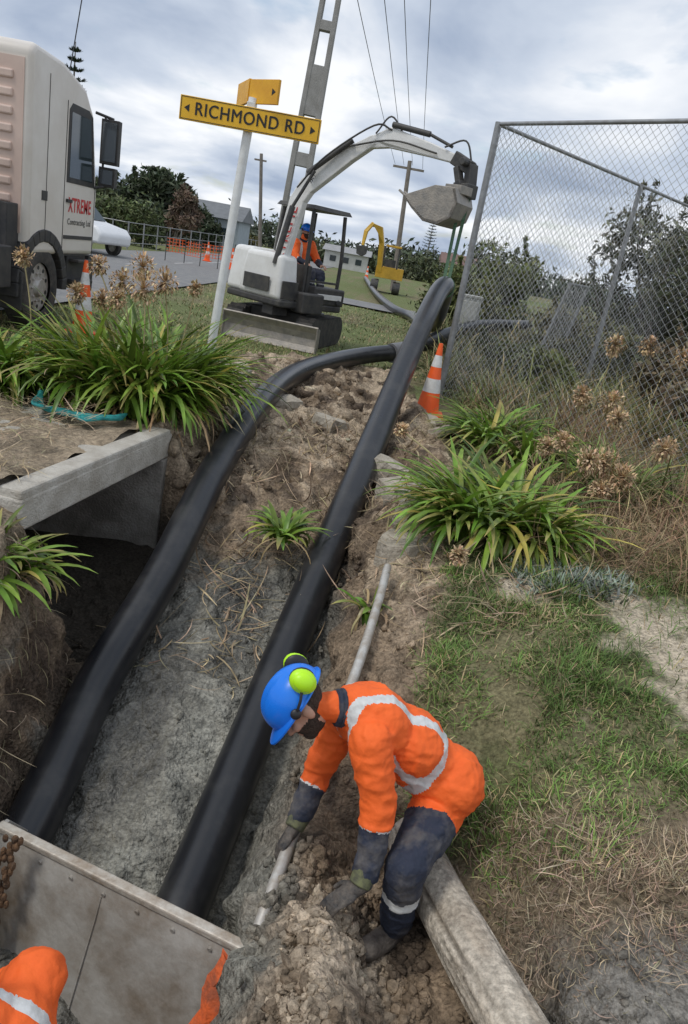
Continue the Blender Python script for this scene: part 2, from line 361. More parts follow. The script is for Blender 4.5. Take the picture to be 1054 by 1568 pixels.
def heads(name,pts,parent=None,zb=None):
    V_=[];F_=[];C_=[];o=0;b=B()
    for (bx,by,bz,hx,hy,hz_,r) in pts:
        r*=1.12
        n=150; d=rng.normal(0,1,(n,3)); d/=np.linalg.norm(d,axis=1)[:,None]
        az=np.arctan2(d[:,1],d[:,0]);el=np.arcsin(d[:,2])
        P=np.zeros((n,3))+np.array([hx,hy,hz_])
        v,f,c=strips(P,az,el,r*rng.uniform(.7,1.1,n),np.full(n,.009),rng.uniform(-.3,.5,n),3,rc(n,(.40,.28,.16),.35))
        V_.append(v);F_.append(f+o);C_.append(c);o+=len(v)
        n2=190; d=rng.normal(0,1,(n2,3)); d/=np.linalg.norm(d,axis=1)[:,None]
        P=np.array([hx,hy,hz_])+d*r*rng.uniform(.65,1.,(n2,1))
        v,f,c=strips(P,np.arctan2(d[:,1],d[:,0])+rng.normal(0,.8,n2),np.arcsin(d[:,2])+rng.normal(0,.5,n2),r*rng.uniform(.25,.45,n2),np.full(n2,.020),np.full(n2,.5),2,rc(n2,(.55,.40,.24),.35))
        V_.append(v);F_.append(f+o);C_.append(c);o+=len(v)
        mid=((bx+hx)/2+.03,(by+hy)/2,(bz+hz_)/2+.08)
        b.tube(catmull([(bx,by,bz),mid,(hx,hy,hz_)],5),.007,n=5)
    e=empty(name)
    mesh_np("dried_petals",np.concatenate(V_),np.concatenate(F_),m_dry,col=np.concatenate(C_),parent=e)
    b.obj("stalks",mat("stalk_"+name,(.38,.33,.16),rough=.7,col2=(.25,.2,.1)),e)
heads("dried_flower_heads",[(-2.2,6.9,.1,-2.72,7.3,1.22,.085),(-2.2,6.9,.1,-2.45,7.2,1.12,.1),(-2.1,6.9,.1,-2.3,7.3,1.28,.11),(-2.0,7,.1,-2.15,6.9,1.12,.12),(-1.9,7,.1,-2.02,7.1,1.2,.11),(-2.5,6.9,.1,-2.75,6.9,.98,.08),(-1.9,7.,.1,-1.75,7.2,1.18,.06),(-3.1,6.8,.1,-3.3,7.0,1.2,.08),(-2.0,6.9,.1,-2.35,6.8,1.0,.08),(-2.3,6.9,.1,-2.55,7.0,.95,.08)])
heads("dried_flower_heads",[(1.1,5.2,-.05,.80,4.62,.0,.055),(1.9,6.6,0,1.75,6.4,.55,.075),(1.9,6.6,0,1.98,6.3,.45,.1),(2.0,6.6,0,2.15,6.4,.42,.11),(2.2,6.4,0,2.3,6.3,.35,.1),(2.1,7.6,.0,2.05,7.3,.85,.08),(2.3,7.8,0,2.45,7.6,.8,.1),(1.6,7.2,0,1.75,6.9,.38,.08),(2.5,8.6,0,2.6,8.5,1.3,.1),(2.9,8.6,0,3.0,8.6,1.35,.1),(3.2,8.7,0,3.35,8.5,1.3,.1),(2.4,8,0,2.3,8.1,.7,.08),(1.0,5.3,0,.35,6.1,.45,.055),(2.2,7,0,2.32,6.9,.75,.08),(2.6,6.8,0,2.7,6.6,.6,.1),(2.0,6.2,0,2.05,6.0,.28,.08)])
def scatter(n,x0,x1,y0,y1,fn):
    X=rng.uniform(x0,x1,n*3);Y=rng.uniform(y0,y1,n*3); w=fn(X,Y); k=rng.uniform(0,1,n*3)<w
    X=X[k][:n];Y=Y[k][:n]; return X,Y,H(X,Y)
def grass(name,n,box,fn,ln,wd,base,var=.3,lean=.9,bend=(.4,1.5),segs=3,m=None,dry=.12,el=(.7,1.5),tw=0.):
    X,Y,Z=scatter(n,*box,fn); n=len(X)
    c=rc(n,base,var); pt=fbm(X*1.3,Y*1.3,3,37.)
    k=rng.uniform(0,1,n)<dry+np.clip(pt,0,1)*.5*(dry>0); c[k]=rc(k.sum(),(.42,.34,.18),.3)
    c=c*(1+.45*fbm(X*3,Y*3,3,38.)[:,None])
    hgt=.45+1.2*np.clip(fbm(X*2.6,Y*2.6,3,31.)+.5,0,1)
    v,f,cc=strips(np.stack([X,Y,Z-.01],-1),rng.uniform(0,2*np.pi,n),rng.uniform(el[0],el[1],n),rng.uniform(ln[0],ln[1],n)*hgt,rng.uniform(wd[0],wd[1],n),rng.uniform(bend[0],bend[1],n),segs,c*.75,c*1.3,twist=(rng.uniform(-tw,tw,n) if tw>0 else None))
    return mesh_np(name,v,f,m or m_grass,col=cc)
def near_g(x,y):
    return (1-dmask(x,y))*(1-.93*sst(.25,.6,sandf(x,y)))*sst(2.45,2.95,y+fbm(x*3,y*3,3,40.)*.7)*sst(-.45,.0,fbm(x*3.5,y*3.5,3,41.)+.12)
grass("grass",40000,(.3,3.,2.3,5.4),near_g,(.03,.11),(.003,.0065),(.145,.235,.055),dry=.16)
def mid_g(x,y): return (1-dmask(x,y))*sst(6.3,7,y)*np.where((x<-1.3)|(y>11),1,0.)*np.where((x<-5.6)&(x>-12.2),0,1)
grass("grass",18000,(-5.5,-1.,6.6,14),mid_g,(.04,.11),(.006,.012),(.17,.22,.065),dry=.3)
grass("grass",20000,(-5.5,5,12,28),mid_g,(.04,.10),(.012,.022),(.19,.24,.085),dry=.3)
def weed(x,y): return sst(1.15,1.6,x-.0*(y))*sst(4.6,5.2,y+.25*(x-1.2))*(.35+.65*sst(-.2,.2,fbm(x*1.5,y*1.5,3,50.)))
grass("dry_grass",20000,(1.3,6.,4.6,11),weed,(.22,.6),(.003,.008),(.36,.245,.15),var=.45,dry=.1,bend=(.2,2.6),segs=5,m=m_dry,el=(.4,1.5),tw=.35)
grass("weeds",13000,(.9,6.,5.2,12),lambda x,y: weed(x,y)*sst(-.1,.3,fbm(x*1.2,y*1.2,3,52.)+.1),(.2,.6),(.006,.016),(.17,.21,.07),var=.4,dry=.15,bend=(.6,2.2),segs=4)
grass("weeds",8000,(.95,5,10.9,17),lambda x,y: np.ones_like(x),(.3,.9),(.01,.02),(.20,.22,.09),var=.4,dry=.35,bend=(.5,2.),segs=4)
grass("straw",12000,(.75,2.6,1.6,3.1),lambda x,y: sst(2.95,2.5,y+.45*fbm(x*2,y*2,3,60.))*sst(1.98,2.28,y+.12*(x-1)+.3*fbm(x*3,y*3,3,62.))*sst(.7,1.1,x+.25*fbm(x*3,y*3,2,63.)),(.04,.14),(.002,.005),(.46,.36,.25),var=.45,dry=0,bend=(-1.5,1.8),segs=5,m=m_dry,el=(-.1,.7),tw=.7)
grass("dead_leaves",1300,(-1.3,.9,4.3,8.),lambda x,y: sst(-.1,.25,fbm(x*2,y*2,2,65.)+.05),(.08,.4),(.005,.016),(.42,.32,.2),var=.4,dry=0,bend=(-.6,1.5),segs=6,m=m_dry,el=(-.1,.7),tw=.3)
grass("dead_leaves",900,(.5,1.6,3.9,6.2),lambda x,y: np.ones_like(x),(.08,.35),(.004,.014),(.42,.32,.2),var=.4,dry=0,bend=(-.4,1.2),segs=6,m=m_dry,el=(-.1,.6),tw=.3)
grass("dead_leaves",500,(-3.2,-2.1,4.4,6.2),lambda x,y: np.ones_like(x)*(H(x,y)<-.5),(.08,.3),(.005,.012),(.48,.38,.24),var=.3,dry=0,bend=(-.3,.8),segs=4,m=m_dry,el=(.0,.3),tw=.3).location.z=1.22
grass("bank_roots",500,(-1.95,-1.5,2.6,4.2),lambda x,y: np.ones_like(x),(.05,.3),(.003,.009),(.30,.24,.16),var=.4,dry=0,bend=(.5,3.),segs=6,m=m_dry,el=(-.6,.6),tw=.4)
grass("succulent_groundcover",2200,(1.15,2.0,4.3,5.1),lambda x,y: np.exp(-(((x-1.5)/.3)**2+((y-4.72)/.25)**2)),(.04,.09),(.010,.018),(.27,.31,.25),var=.3,dry=0,bend=(.2,1.2),segs=3)
def clods(name,n,box,fn,size,col,mm,pw=2.5):
    X,Y,Z=scatter(n,*box,fn); n=len(X)
    ico=bmesh.new(); bmesh.ops.create_icosphere(ico,subdivisions=1,radius=1); iv=np.array([v.co[:] for v in ico.verts]); jf=np.array([[v.index for v in f.verts] for f in ico.faces]); ico.free()
    s=size[0]*(size[1]/size[0])**(rng.uniform(0,1,n)**pw)
    ax=rng.uniform(.45,1.3,(n,1,3)); jit=rng.uniform(.5,1.35,(n,len(iv),1)); v=iv[None]*jit*ax*s[:,None,None]
    a=rng.uniform(0,6.28,n); ca,sa=np.cos(a)[:,None],np.sin(a)[:,None]
    t=rng.uniform(-.8,.8,n); ct,st_=np.cos(t)[:,None],np.sin(t)[:,None]
    v=np.stack([v[...,0],v[...,1]*ct-v[...,2]*st_,v[...,1]*st_+v[...,2]*ct],-1)
    vx=v[...,0]*ca-v[...,1]*sa; vy=v[...,0]*sa+v[...,1]*ca
    v=np.stack([vx+X[:,None],vy+Y[:,None],v[...,2]+Z[:,None]],-1)
    f=(jf[None]+(np.arange(n)*len(iv))[:,None,None]).reshape(-1,3)
    c=np.repeat(col(X,Y,Z,n)[:,None,:],len(iv),1).reshape(-1,3)
    return mesh_np(name,v.reshape(-1,3),f,mm,col=c)
m_clod=mat("clod",(1,1,1),rough=.95,vcol=True,nscale=30,bump=1.,bscale=60,spec=.2,detail=2)
def ccol(X,Y,Z,n):
    c,_=ground_col(X,Y,Z); return np.clip(c*rng.uniform(.85,1.3,(n,1)),.02,.6)
clods("soil_clods",6000,(-1.8,1.1,1.5,9.5),lambda x,y: dmask(x,y)*sst(-.1,.3,fbm(x*2.2,y*2.2,4,70.))*(1-.6*((x>-1.5)&(x<-.1)&(y<5))),(.004,.035),ccol,m_clod)
clods("soil_clods",6500,(-.05,.65,1.4,2.7),lambda x,y: sst(-.4,.0,fbm(x*4,y*4,3,73.)),(.003,.038),ccol,m_clod,pw=2.0)
clods("soil_clods",420,(-1.7,.8,5.6,12),lambda x,y: dmask(x,y)*sst(.0,.3,fbm(x*1.2,y*1.2,4,71.)),(.02,.12),ccol,m_clod)
clods("soil_clods",1400,(.6,1.5,1.5,2.4),lambda x,y: sst(.0,.3,fbm(x*4,y*4,3,77.)),(.004,.03),ccol,m_clod)
# ---------------------------------------------------------------- concrete culvert
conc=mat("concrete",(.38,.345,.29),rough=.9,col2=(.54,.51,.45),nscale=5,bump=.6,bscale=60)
concd=mat("concrete_dark",(.17,.155,.135),rough=.92,col2=(.34,.32,.285),nscale=4,bump=.7,bscale=50)  # darker, mottled concrete for the side walls
cv=empty("concrete_culvert")
b=B()
b.prism([(-1.95,4.22,-.22),(-1.60,6.30,-.20),(-4.4,6.30,-.20),(-4.4,4.22,-.22)],(0,0,.21)); b.obj("deck_slab",conc,cv,bevel=.015)
b=B(); b.beam((-2.04,4.235,.010),(-1.69,6.285,.010),.17,.075); b.obj("edge_kerb",conc,cv,bevel=.018)
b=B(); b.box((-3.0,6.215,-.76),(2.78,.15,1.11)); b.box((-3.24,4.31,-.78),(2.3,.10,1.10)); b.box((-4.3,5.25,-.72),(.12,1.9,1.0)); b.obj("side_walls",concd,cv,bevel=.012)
n=60; xx,yy=np.meshgrid(np.linspace(-4.38,-1.74,n),np.linspace(4.23,6.35,n)); xx=np.minimum(xx,-2.12+(yy-4.235)*.165+0*xx)
zz=-.003+.09*np.clip(fbm(xx*3,yy*3,4,80.)+.45,0,1)+.015*fbm(xx*15,yy*15,3,81.)
ii=np.arange(n*n).reshape(n,n); ff=np.stack([ii[:-1,:-1],ii[:-1,1:],ii[1:,1:],ii[1:,:-1]],-1).reshape(-1,4)
cc=np.zeros((n*n,3))+np.array([.30,.24,.17]); cc=cc*(1+.6*fbm(xx*6,yy*6,4,82.).ravel()[:,None])
mesh_np("soil_cover",np.stack([xx,yy,zz],-1),ff,m_clod,col=cc,parent=cv,smooth=True)
b=B()
for k in range(6):
    b.tube(catmull([(-2.85,6.45+.02*k,.12),(-2.7,6.15-.035*k,.08+.01*k),(-2.45,5.98+.02*k,.10),(-2.2,5.98-.03*k,.11),(-2.02,6.1+.03*k,.11),(-2.05,6.25,.09)],8),.026-.003*k,n=8)
b.obj("teal_strap",mat("teal",(.03,.36,.34),rough=.7,col2=(.02,.18,.19),nscale=20),smooth=True)
def chunk(b,c,s,ang):
    X=Vector((math.cos(ang),math.sin(ang),random.uniform(-.3,.3))).normalized(); Z=Vector((random.uniform(-.4,.4),random.uniform(-.4,.3),1)).normalized(); Y=Z.cross(X).normalized(); Z=X.cross(Y)
    n=random.choice((9,10,12)); top=[];bot=[];mid=[]
    for i in range(n):
        t=2*math.pi*i/n+random.uniform(-.2,.2); r=random.uniform(.7,1.2)
        p=Vector(c)+X*s[0]*.5*r*math.cos(t)+Y*s[1]*.5*r*math.sin(t)
        top.append(p+Z*s[2]*random.uniform(.42,.6)); mid.append(p+(p-Vector(c))*random.uniform(.02,.12)+Z*s[2]*random.uniform(-.1,.2)); bot.append(p+(p-Vector(c))*random.uniform(-.15,.15)-Z*s[2]*.6)
    v=top+mid+bot; ctr=Vector(c)+Z*s[2]*random.uniform(.5,.7); v.append(ctr); k=len(v)-1
    f=[(i,(i+1)%n,k) for i in range(n)]+[(i,(i+1)%n,n+(i+1)%n,n+i) for i in range(n)]+[(n+i,n+(i+1)%n,2*n+(i+1)%n,2*n+i) for i in range(n)]+[tuple(range(2*n,3*n))]
    b.add(v,f)
b=B()
for c,s in [((.55,6.2,-.16),(.6,.75,.24)),((.66,5.62,-.18),(.55,.5,.24)),((.5,5.15,-.26),(.42,.45,.24)),((.35,6.9,-.15),(.4,.35,.2)),((-1.75,9.6,.02),(.6,.4,.18)),((-1.5,9.0,-.0),(.4,.3,.16)),((-2.1,10.2,.03),(.4,.35,.1)),((.78,5.1,-.18),(.3,.22,.14)),((-.9,8.7,-.05),(.3,.4,.14)),((.95,8.6,.0),(.8,.35,.08)),((.75,9.0,.0),(.5,.25,.08)),((-.35,8.2,-.10),(.5,.35,.18))]:
    chunk(b,c,s,random.uniform(0,3))
b.obj("concrete_rubble",mat("rubble",(.32,.28,.22),rough=.95,col2=(.48,.43,.35),nscale=7,bump=1.,bscale=22,bdist=.03))
# ---------------------------------------------------------------- pipes
hd=mat("black_hdpe",(.016,.017,.02),rough=.30,col2=(.055,.054,.052),nscale=2.5,bump=.06,bscale=14,contrast=(.5,.8),detail=6)
p1=catmull([(-1.34,2.85,-1.42),(-1.32,3.17,-1.32),(-1.33,4.0,-1.05),(-1.22,4.88,-.68),(-1.19,6.29,-.25),(-1.12,8.0,.04),(-1.0,9.9,.10),(-.66,11.5,.12),(-.13,12.7,.18),(.42,13.24,.27)],10)
b=B(); b.tube(p1,.138,n=40)
b.obj("black_pipe",hd,smooth=True)
b=B(); b.tube(catmull([(.40,13.22,.27),(.85,13.9,.42),(1.39,14.7,.62),(2.02,15.6,.8),(3.2,17,.9)],10),.14,n=24)
e=empty("black_pipe"); b.obj("barrel",hd,e,smooth=True)
b=B(); b.tube([(.30,13.1,.25),(.36,13.17,.262),(.42,13.24,.272),(.50,13.36,.29)],.165,n=24); b.obj("coupling",mat("coupling",(.16,.16,.17),rough=.5),e,smooth=True)
p2=catmull([(-.50,2.6,-1.56),(-.44,2.87,-1.47),(-.2,4.73,-.86),(.11,6.89,-.1),(.40,9.12,.6),(.72,11.2,1.32),(.90,12.1,1.52),(1.0,13.3,1.25),(1.10,15.5,.72),(1.13,19.6,.25),(1.0,24.8,.15),(.35,28,.15),(-.49,38,.15),(-1.6,58,.15)],12)
b=B(); b.tube(p2,.14,n=40); b.obj("black_pipe",hd,smooth=True)
galv=mat("galvanised",(.55,.54,.51),rough=.5,metal=.3,col2=(.36,.31,.25),nscale=12)
b=B(); b.tube(catmull([(.36,4.7,-.20),(.32,4.31,-.27),(.23,3.65,-.40),(.06,2.8,-.70),(.0,2.45,-.77),(-.03,2.28,-.84)],8),.028,n=14); b.obj("galvanised_pipe",galv,smooth=True)
# log: round trunk, weathering cracks, knot, sawn end
m_log=mat("weathered_log",(.52,.465,.385),rough=.9,col2=(.36,.31,.25),nscale=5,bump=.8,bscale=9,contrast=(.4,.62),bdist=.02)
l0=Vector((.585,2.88,-.78)); l1=Vector((1.10,1.30,-.58)); la=(l1-l0).normalized(); _,lx,ly=frame(la)
nL=110; nR=72
ti=np.linspace(0,2*np.pi,nR,endpoint=False); LV=[];LC=[]
for i in range(nL+1):
    p=l0.lerp(l1,i/nL)+lx*.012*math.sin(i*.05)
    cr=sst(.70,.9,vnoise((np.sin(ti*1.)*2.2+2.2)*4.5+i*.012,np.cos(ti)*4.5+i*.03,58.))
    rr=.112+.010*fbm(np.cos(ti)*1.3+i*.02,np.sin(ti)*1.3+i*.015,3,56.)-.016*cr
    kn=np.exp(-(((i-44)/4.)**2+((ti-1.9)/.22)**2)); rr=rr+.016*kn
    if i<3: rr=rr*(.93+.023*i)
    cl_=(np.array([.50,.445,.365])[None]*(1+.30*fbm(ti*5.,ti*0+i*.05,3,59.))[:,None])*(1-.62*cr)[:,None]*(1-.5*kn)[:,None]
    mud=sst(-.1,.35,fbm(ti*2,ti*0+i*.07,3,60.))[:,None]*.35; cl_=cl_*(1-mud)+np.array([.26,.20,.14])*mud
    LC.append(cl_)
    LV.append(np.array([list(p+(lx*math.cos(ti[k])+ly*math.sin(ti[k]))*float(rr[k])) for k in range(nR)]))
LV=np.concatenate(LV);LC=np.concatenate(LC)
ii=np.arange((nL+1)*nR).reshape(nL+1,nR); nx_=np.roll(ii,-1,axis=1)
LF=np.stack([ii[:-1],nx_[:-1],nx_[1:],ii[1:]],-1).reshape(-1,4)
m_log2=mat("log_wood",(1,1,1),rough=.9,vcol=True,nscale=40,bump=.6,bscale=60,spec=.2,detail=3)
lg=empty("weathered_log"); mesh_np("trunk",LV,LF,m_log2,col=np.clip(LC,.03,.7),parent=lg,smooth=True)
b=B(); b.cyl(l0-la*.001,l0+la*.02,.100,.103,n=40); b.cyl(l1-la*.02,l1+la*.001,.103,.100,n=40); b.obj("sawn_ends",m_log,lg,bevel=.006)
# ---------------------------------------------------------------- bucket in the trench
steel=mat("muddy_steel",(.43,.41,.375),rough=.5,metal=.15,col2=(.20,.155,.11),nscale=2.4,bump=.35,bscale=18,detail=9,contrast=(.44,.68))
edge=mat("worn_steel_edge",(.62,.58,.51),rough=.5,metal=.2,col2=(.36,.29,.22),nscale=9,bump=.3)
bk=empty("steel_bucket")
A=Vector((-1.34,2.79,-1.10));C=Vector((-.08,2.26,-.95)); al=(C-A).normalized(); Zb=Vector((0,0,1)); out=Vector((-.36,-.92,0)).normalized()
prof=[(0,0),(.02,-.02),(.06,-.18),(.13,-.40),(.20,-.62),(.24,-.80),(.18,-.95),(.0,-1.02)]
vv=[];ff=[]
for k,off in enumerate((0,-.018)):
    for e0 in (A,C):
        for (d,zz) in prof: vv.append(e0+out*(d+off)+Zb*zz)
n=len(prof)
for k in (0,2*n):
    for i in range(n-1): ff.append((k+i,k+i+1,k+n+i+1,k+n+i))
for i in range(n-1):
    ff.append((i,2*n+i,2*n+i+1,i+1)); ff.append((n+i,n+i+1,3*n+i+1,3*n+i))
b=B(); b.add(vv,ff); b.obj("back_shell",steel,bk,smooth=True)
b=B(); b.beam(A+Zb*.012-al*.01,C+Zb*.012+al*.02,.05,.035); b.obj("top_rim",edge,bk,bevel=.008)
b=B(); q0=A+al*.66; b.beam(q0+out*.030+Zb*-.06,q0+out*.064+Zb*-.18,.008,.008,up=out); b.beam(q0+out*.064+Zb*-.18,q0+out*.135+Zb*-.40,.008,.008,up=out)
b.beam(q0+out*.135+Zb*-.4,q0+out*.205+Zb*-.62,.008,.008,up=out); b.box(q0+al*.05+out*.025-Zb*.10,(.10,.01,.012),(al,out,Zb))
for i in range(7): b.cyl(A+al*(.1+.19*i)+out*.02-Zb*.045,A+al*(.1+.19*i)+out*.034-Zb*.047,.011,n=10)
b.obj("weld_seam_and_bolts",steel,bk)
b=B()
for e0,s in ((A,-1),(C,1)):
    poly=[e0+out*d+Zb*zz for d,zz in prof]+[e0-out*.45-Zb*.5,e0-out*.06]
    b.prism([p+al*s*.004 for p in poly],al*s*.025)
b.obj("side_plates",steel,bk,bevel=.004)
b=B()
n=14
for j in range(2):
    vv=[];ff=[]
    for i in range(n):
        t=i/(n-1); p=C+al*(-.015+.016*math.sin(i*1.7+j)-.03*t)+out*(.055+.34*t+.012*math.sin(i*2.3))+Zb*(.03-.62*t)
        vv+= [p-al*.05+out*(.0+.02*j),p+al*.0+out*(.025+.03*j),p+al*.05+out*(.01+.02*j)+Zb*.012*math.sin(i*3)]
    for i in range(n-1):
        for k in range(2): ff.append((i*3+k,i*3+k+1,i*3+k+4,i*3+k+3))
    b.add(vv,ff)
b.obj("orange_fabric_flap",mat("orange_fabric",(.80,.14,.03),rough=.8,col2=(.35,.09,.04),nscale=14,bump=.5),bk,smooth=True)
b=B()
for i in range(30):
    p=Vector((-1.19,2.62,-.98))+out*(.008*i)+Vector((.012*math.sin(i*2.1),0,-i*.03)); b.ell(p,(.018,.016,.026),n=8,m=6)
    b.ell(p+Vector((.030*math.cos(i*1.3),-.01,.01)),(.012,.016,.022),n=8,m=6); b.ell(p+Vector((-.045+.02*math.sin(i),.0,.0)),(.014,.012,.022),n=8,m=6)
b.obj("rusty_chain",mat("rust",(.20,.11,.055),rough=.9,col2=(.07,.045,.03),nscale=30,bump=.8),bk)
# ---------------------------------------------------------------- people
orange=mat("hivis_orange",(.95,.15,.02),rough=.75,col2=(.80,.12,.018),nscale=6,bump=.6,bscale=14,contrast=(.4,.75))
silver=mat("reflective_tape",(.68,.69,.68),rough=.45,col2=(.56,.56,.54),nscale=25,bump=.2)
navy=mat("navy_cloth",(.025,.032,.055),rough=.85,col2=(.16,.145,.13),nscale=6,bump=.6,bscale=25,contrast=(.5,.8))
skinm=mat("skin",(.55,.31,.21),rough=.55,col2=(.46,.25,.17),nscale=12)
hair=mat("dark_hair",(.035,.022,.015),rough=.85,col2=(.07,.045,.03),nscale=60,bump=.8,bscale=120)
glove=mat("glove_black",(.03,.03,.032),rough=.7,col2=(.14,.12,.10),nscale=20,bump=.4,bscale=80)
gyel=mat("glove_cuff",(.16,.17,.08),rough=.8,col2=(.07,.07,.05),nscale=30)
boot=mat("muddy_boot",(.05,.04,.035),rough=.7,col2=(.2,.17,.14),nscale=9,bump=.6)
helm=mat("blue_helmet",(.010,.17,.75),rough=.26,col2=(.012,.20,.80),nscale=4)
lime=mat("lime_plastic",(.50,.90,.02),rough=.4)
blackp=mat("black_plastic",(.02,.02,.022),rough=.45)
def remeshed(b,voxel,smooth_it=6,fac=.5):
    me=bpy.data.meshes.new("tmp"); me.from_pydata(b.v,[],b.f)
    bm=bmesh.new(); bm.from_mesh(me); bmesh.ops.recalc_face_normals(bm,faces=bm.faces); bm.to_mesh(me); bm.free()
    o=link(bpy.data.objects.new("tmp",me))
    r=o.modifiers.new("r",'REMESH'); r.mode='VOXEL'; r.voxel_size=voxel
    s=o.modifiers.new("s",'SMOOTH'); s.factor=fac; s.iterations=smooth_it
    dg=bpy.context.evaluated_depsgraph_get(); me2=bpy.data.meshes.new_from_object(o.evaluated_get(dg))
    bpy.data.objects.remove(o); me2.materials.clear()
    me2.polygons.foreach_set("use_smooth",[True]*len(me2.polygons)); return me2
def segd(P,a,b_):
    a=np.array(a);b_=np.array(b_);d=b_-a;t=np.clip(((P-a)@d)/(d@d),0,1)
    return np.linalg.norm(P-(a+t[:,None]*d),axis=1),((P-a)@d)/(d@d)
def hand(name,wrist,fdir,pn,thumbside,parent,curl=.5,size=1.,m=None,spread=.18,voxel=.0045):
    W_=Vector(wrist);f=Vector(fdir).normalized();n_=Vector(pn); n_=(n_-f*n_.dot(f)).normalized(); s_=f.cross(n_).normalized()
    if s_.dot(Vector(thumbside))<0: s_=-s_
    b=B(); b.capsule(W_-f*.03*size,W_+f*.02*size,.031*size,.030*size)
    pc=W_+f*.055*size; b.ell(pc,(.043*size,.052*size,.020*size),(s_,f,n_))
    b.ell(pc+f*.025*size,(.043*size,.022*size,.017*size),(s_,f,n_))
    for i,(off,l) in enumerate(((.031,.078),(.010,.086),(-.011,.080),(-.030,.064))):
        p=W_+f*.088*size+s_*off*size; d=(f+s_*(off*spread*20*.35)).normalized(); l*=size; c=curl*(.85+.1*i)
        r=.0105*size
        for k,fr in enumerate((.44,.32,.24)):
            ang=c*(.55 if k==0 else .9)
            d2=(d*math.cos(ang)-n_*math.sin(ang)).normalized()
            p2_=p+d2*l*fr; b.capsule(p,p2_,r,r*.9,n=10); p=p2_; d=d2; r*=.92
    p=W_+f*.028*size+s_*.032*size; d=(f*.62+s_*.7-n_*.35).normalized()
    p2_=p+d*.042*size; b.capsule(p,p2_,.0155*size,.0125*size,n=10); d=(f*.9+s_*.25-n_*.45).normalized(); b.capsule(p2_,p2_+d*.032*size,.012*size,.0105*size,n=10)
    me=remeshed(b,voxel,3,.4); me.name=name; me.materials.append(m or glove); return link(bpy.data.objects.new(name,me),parent)
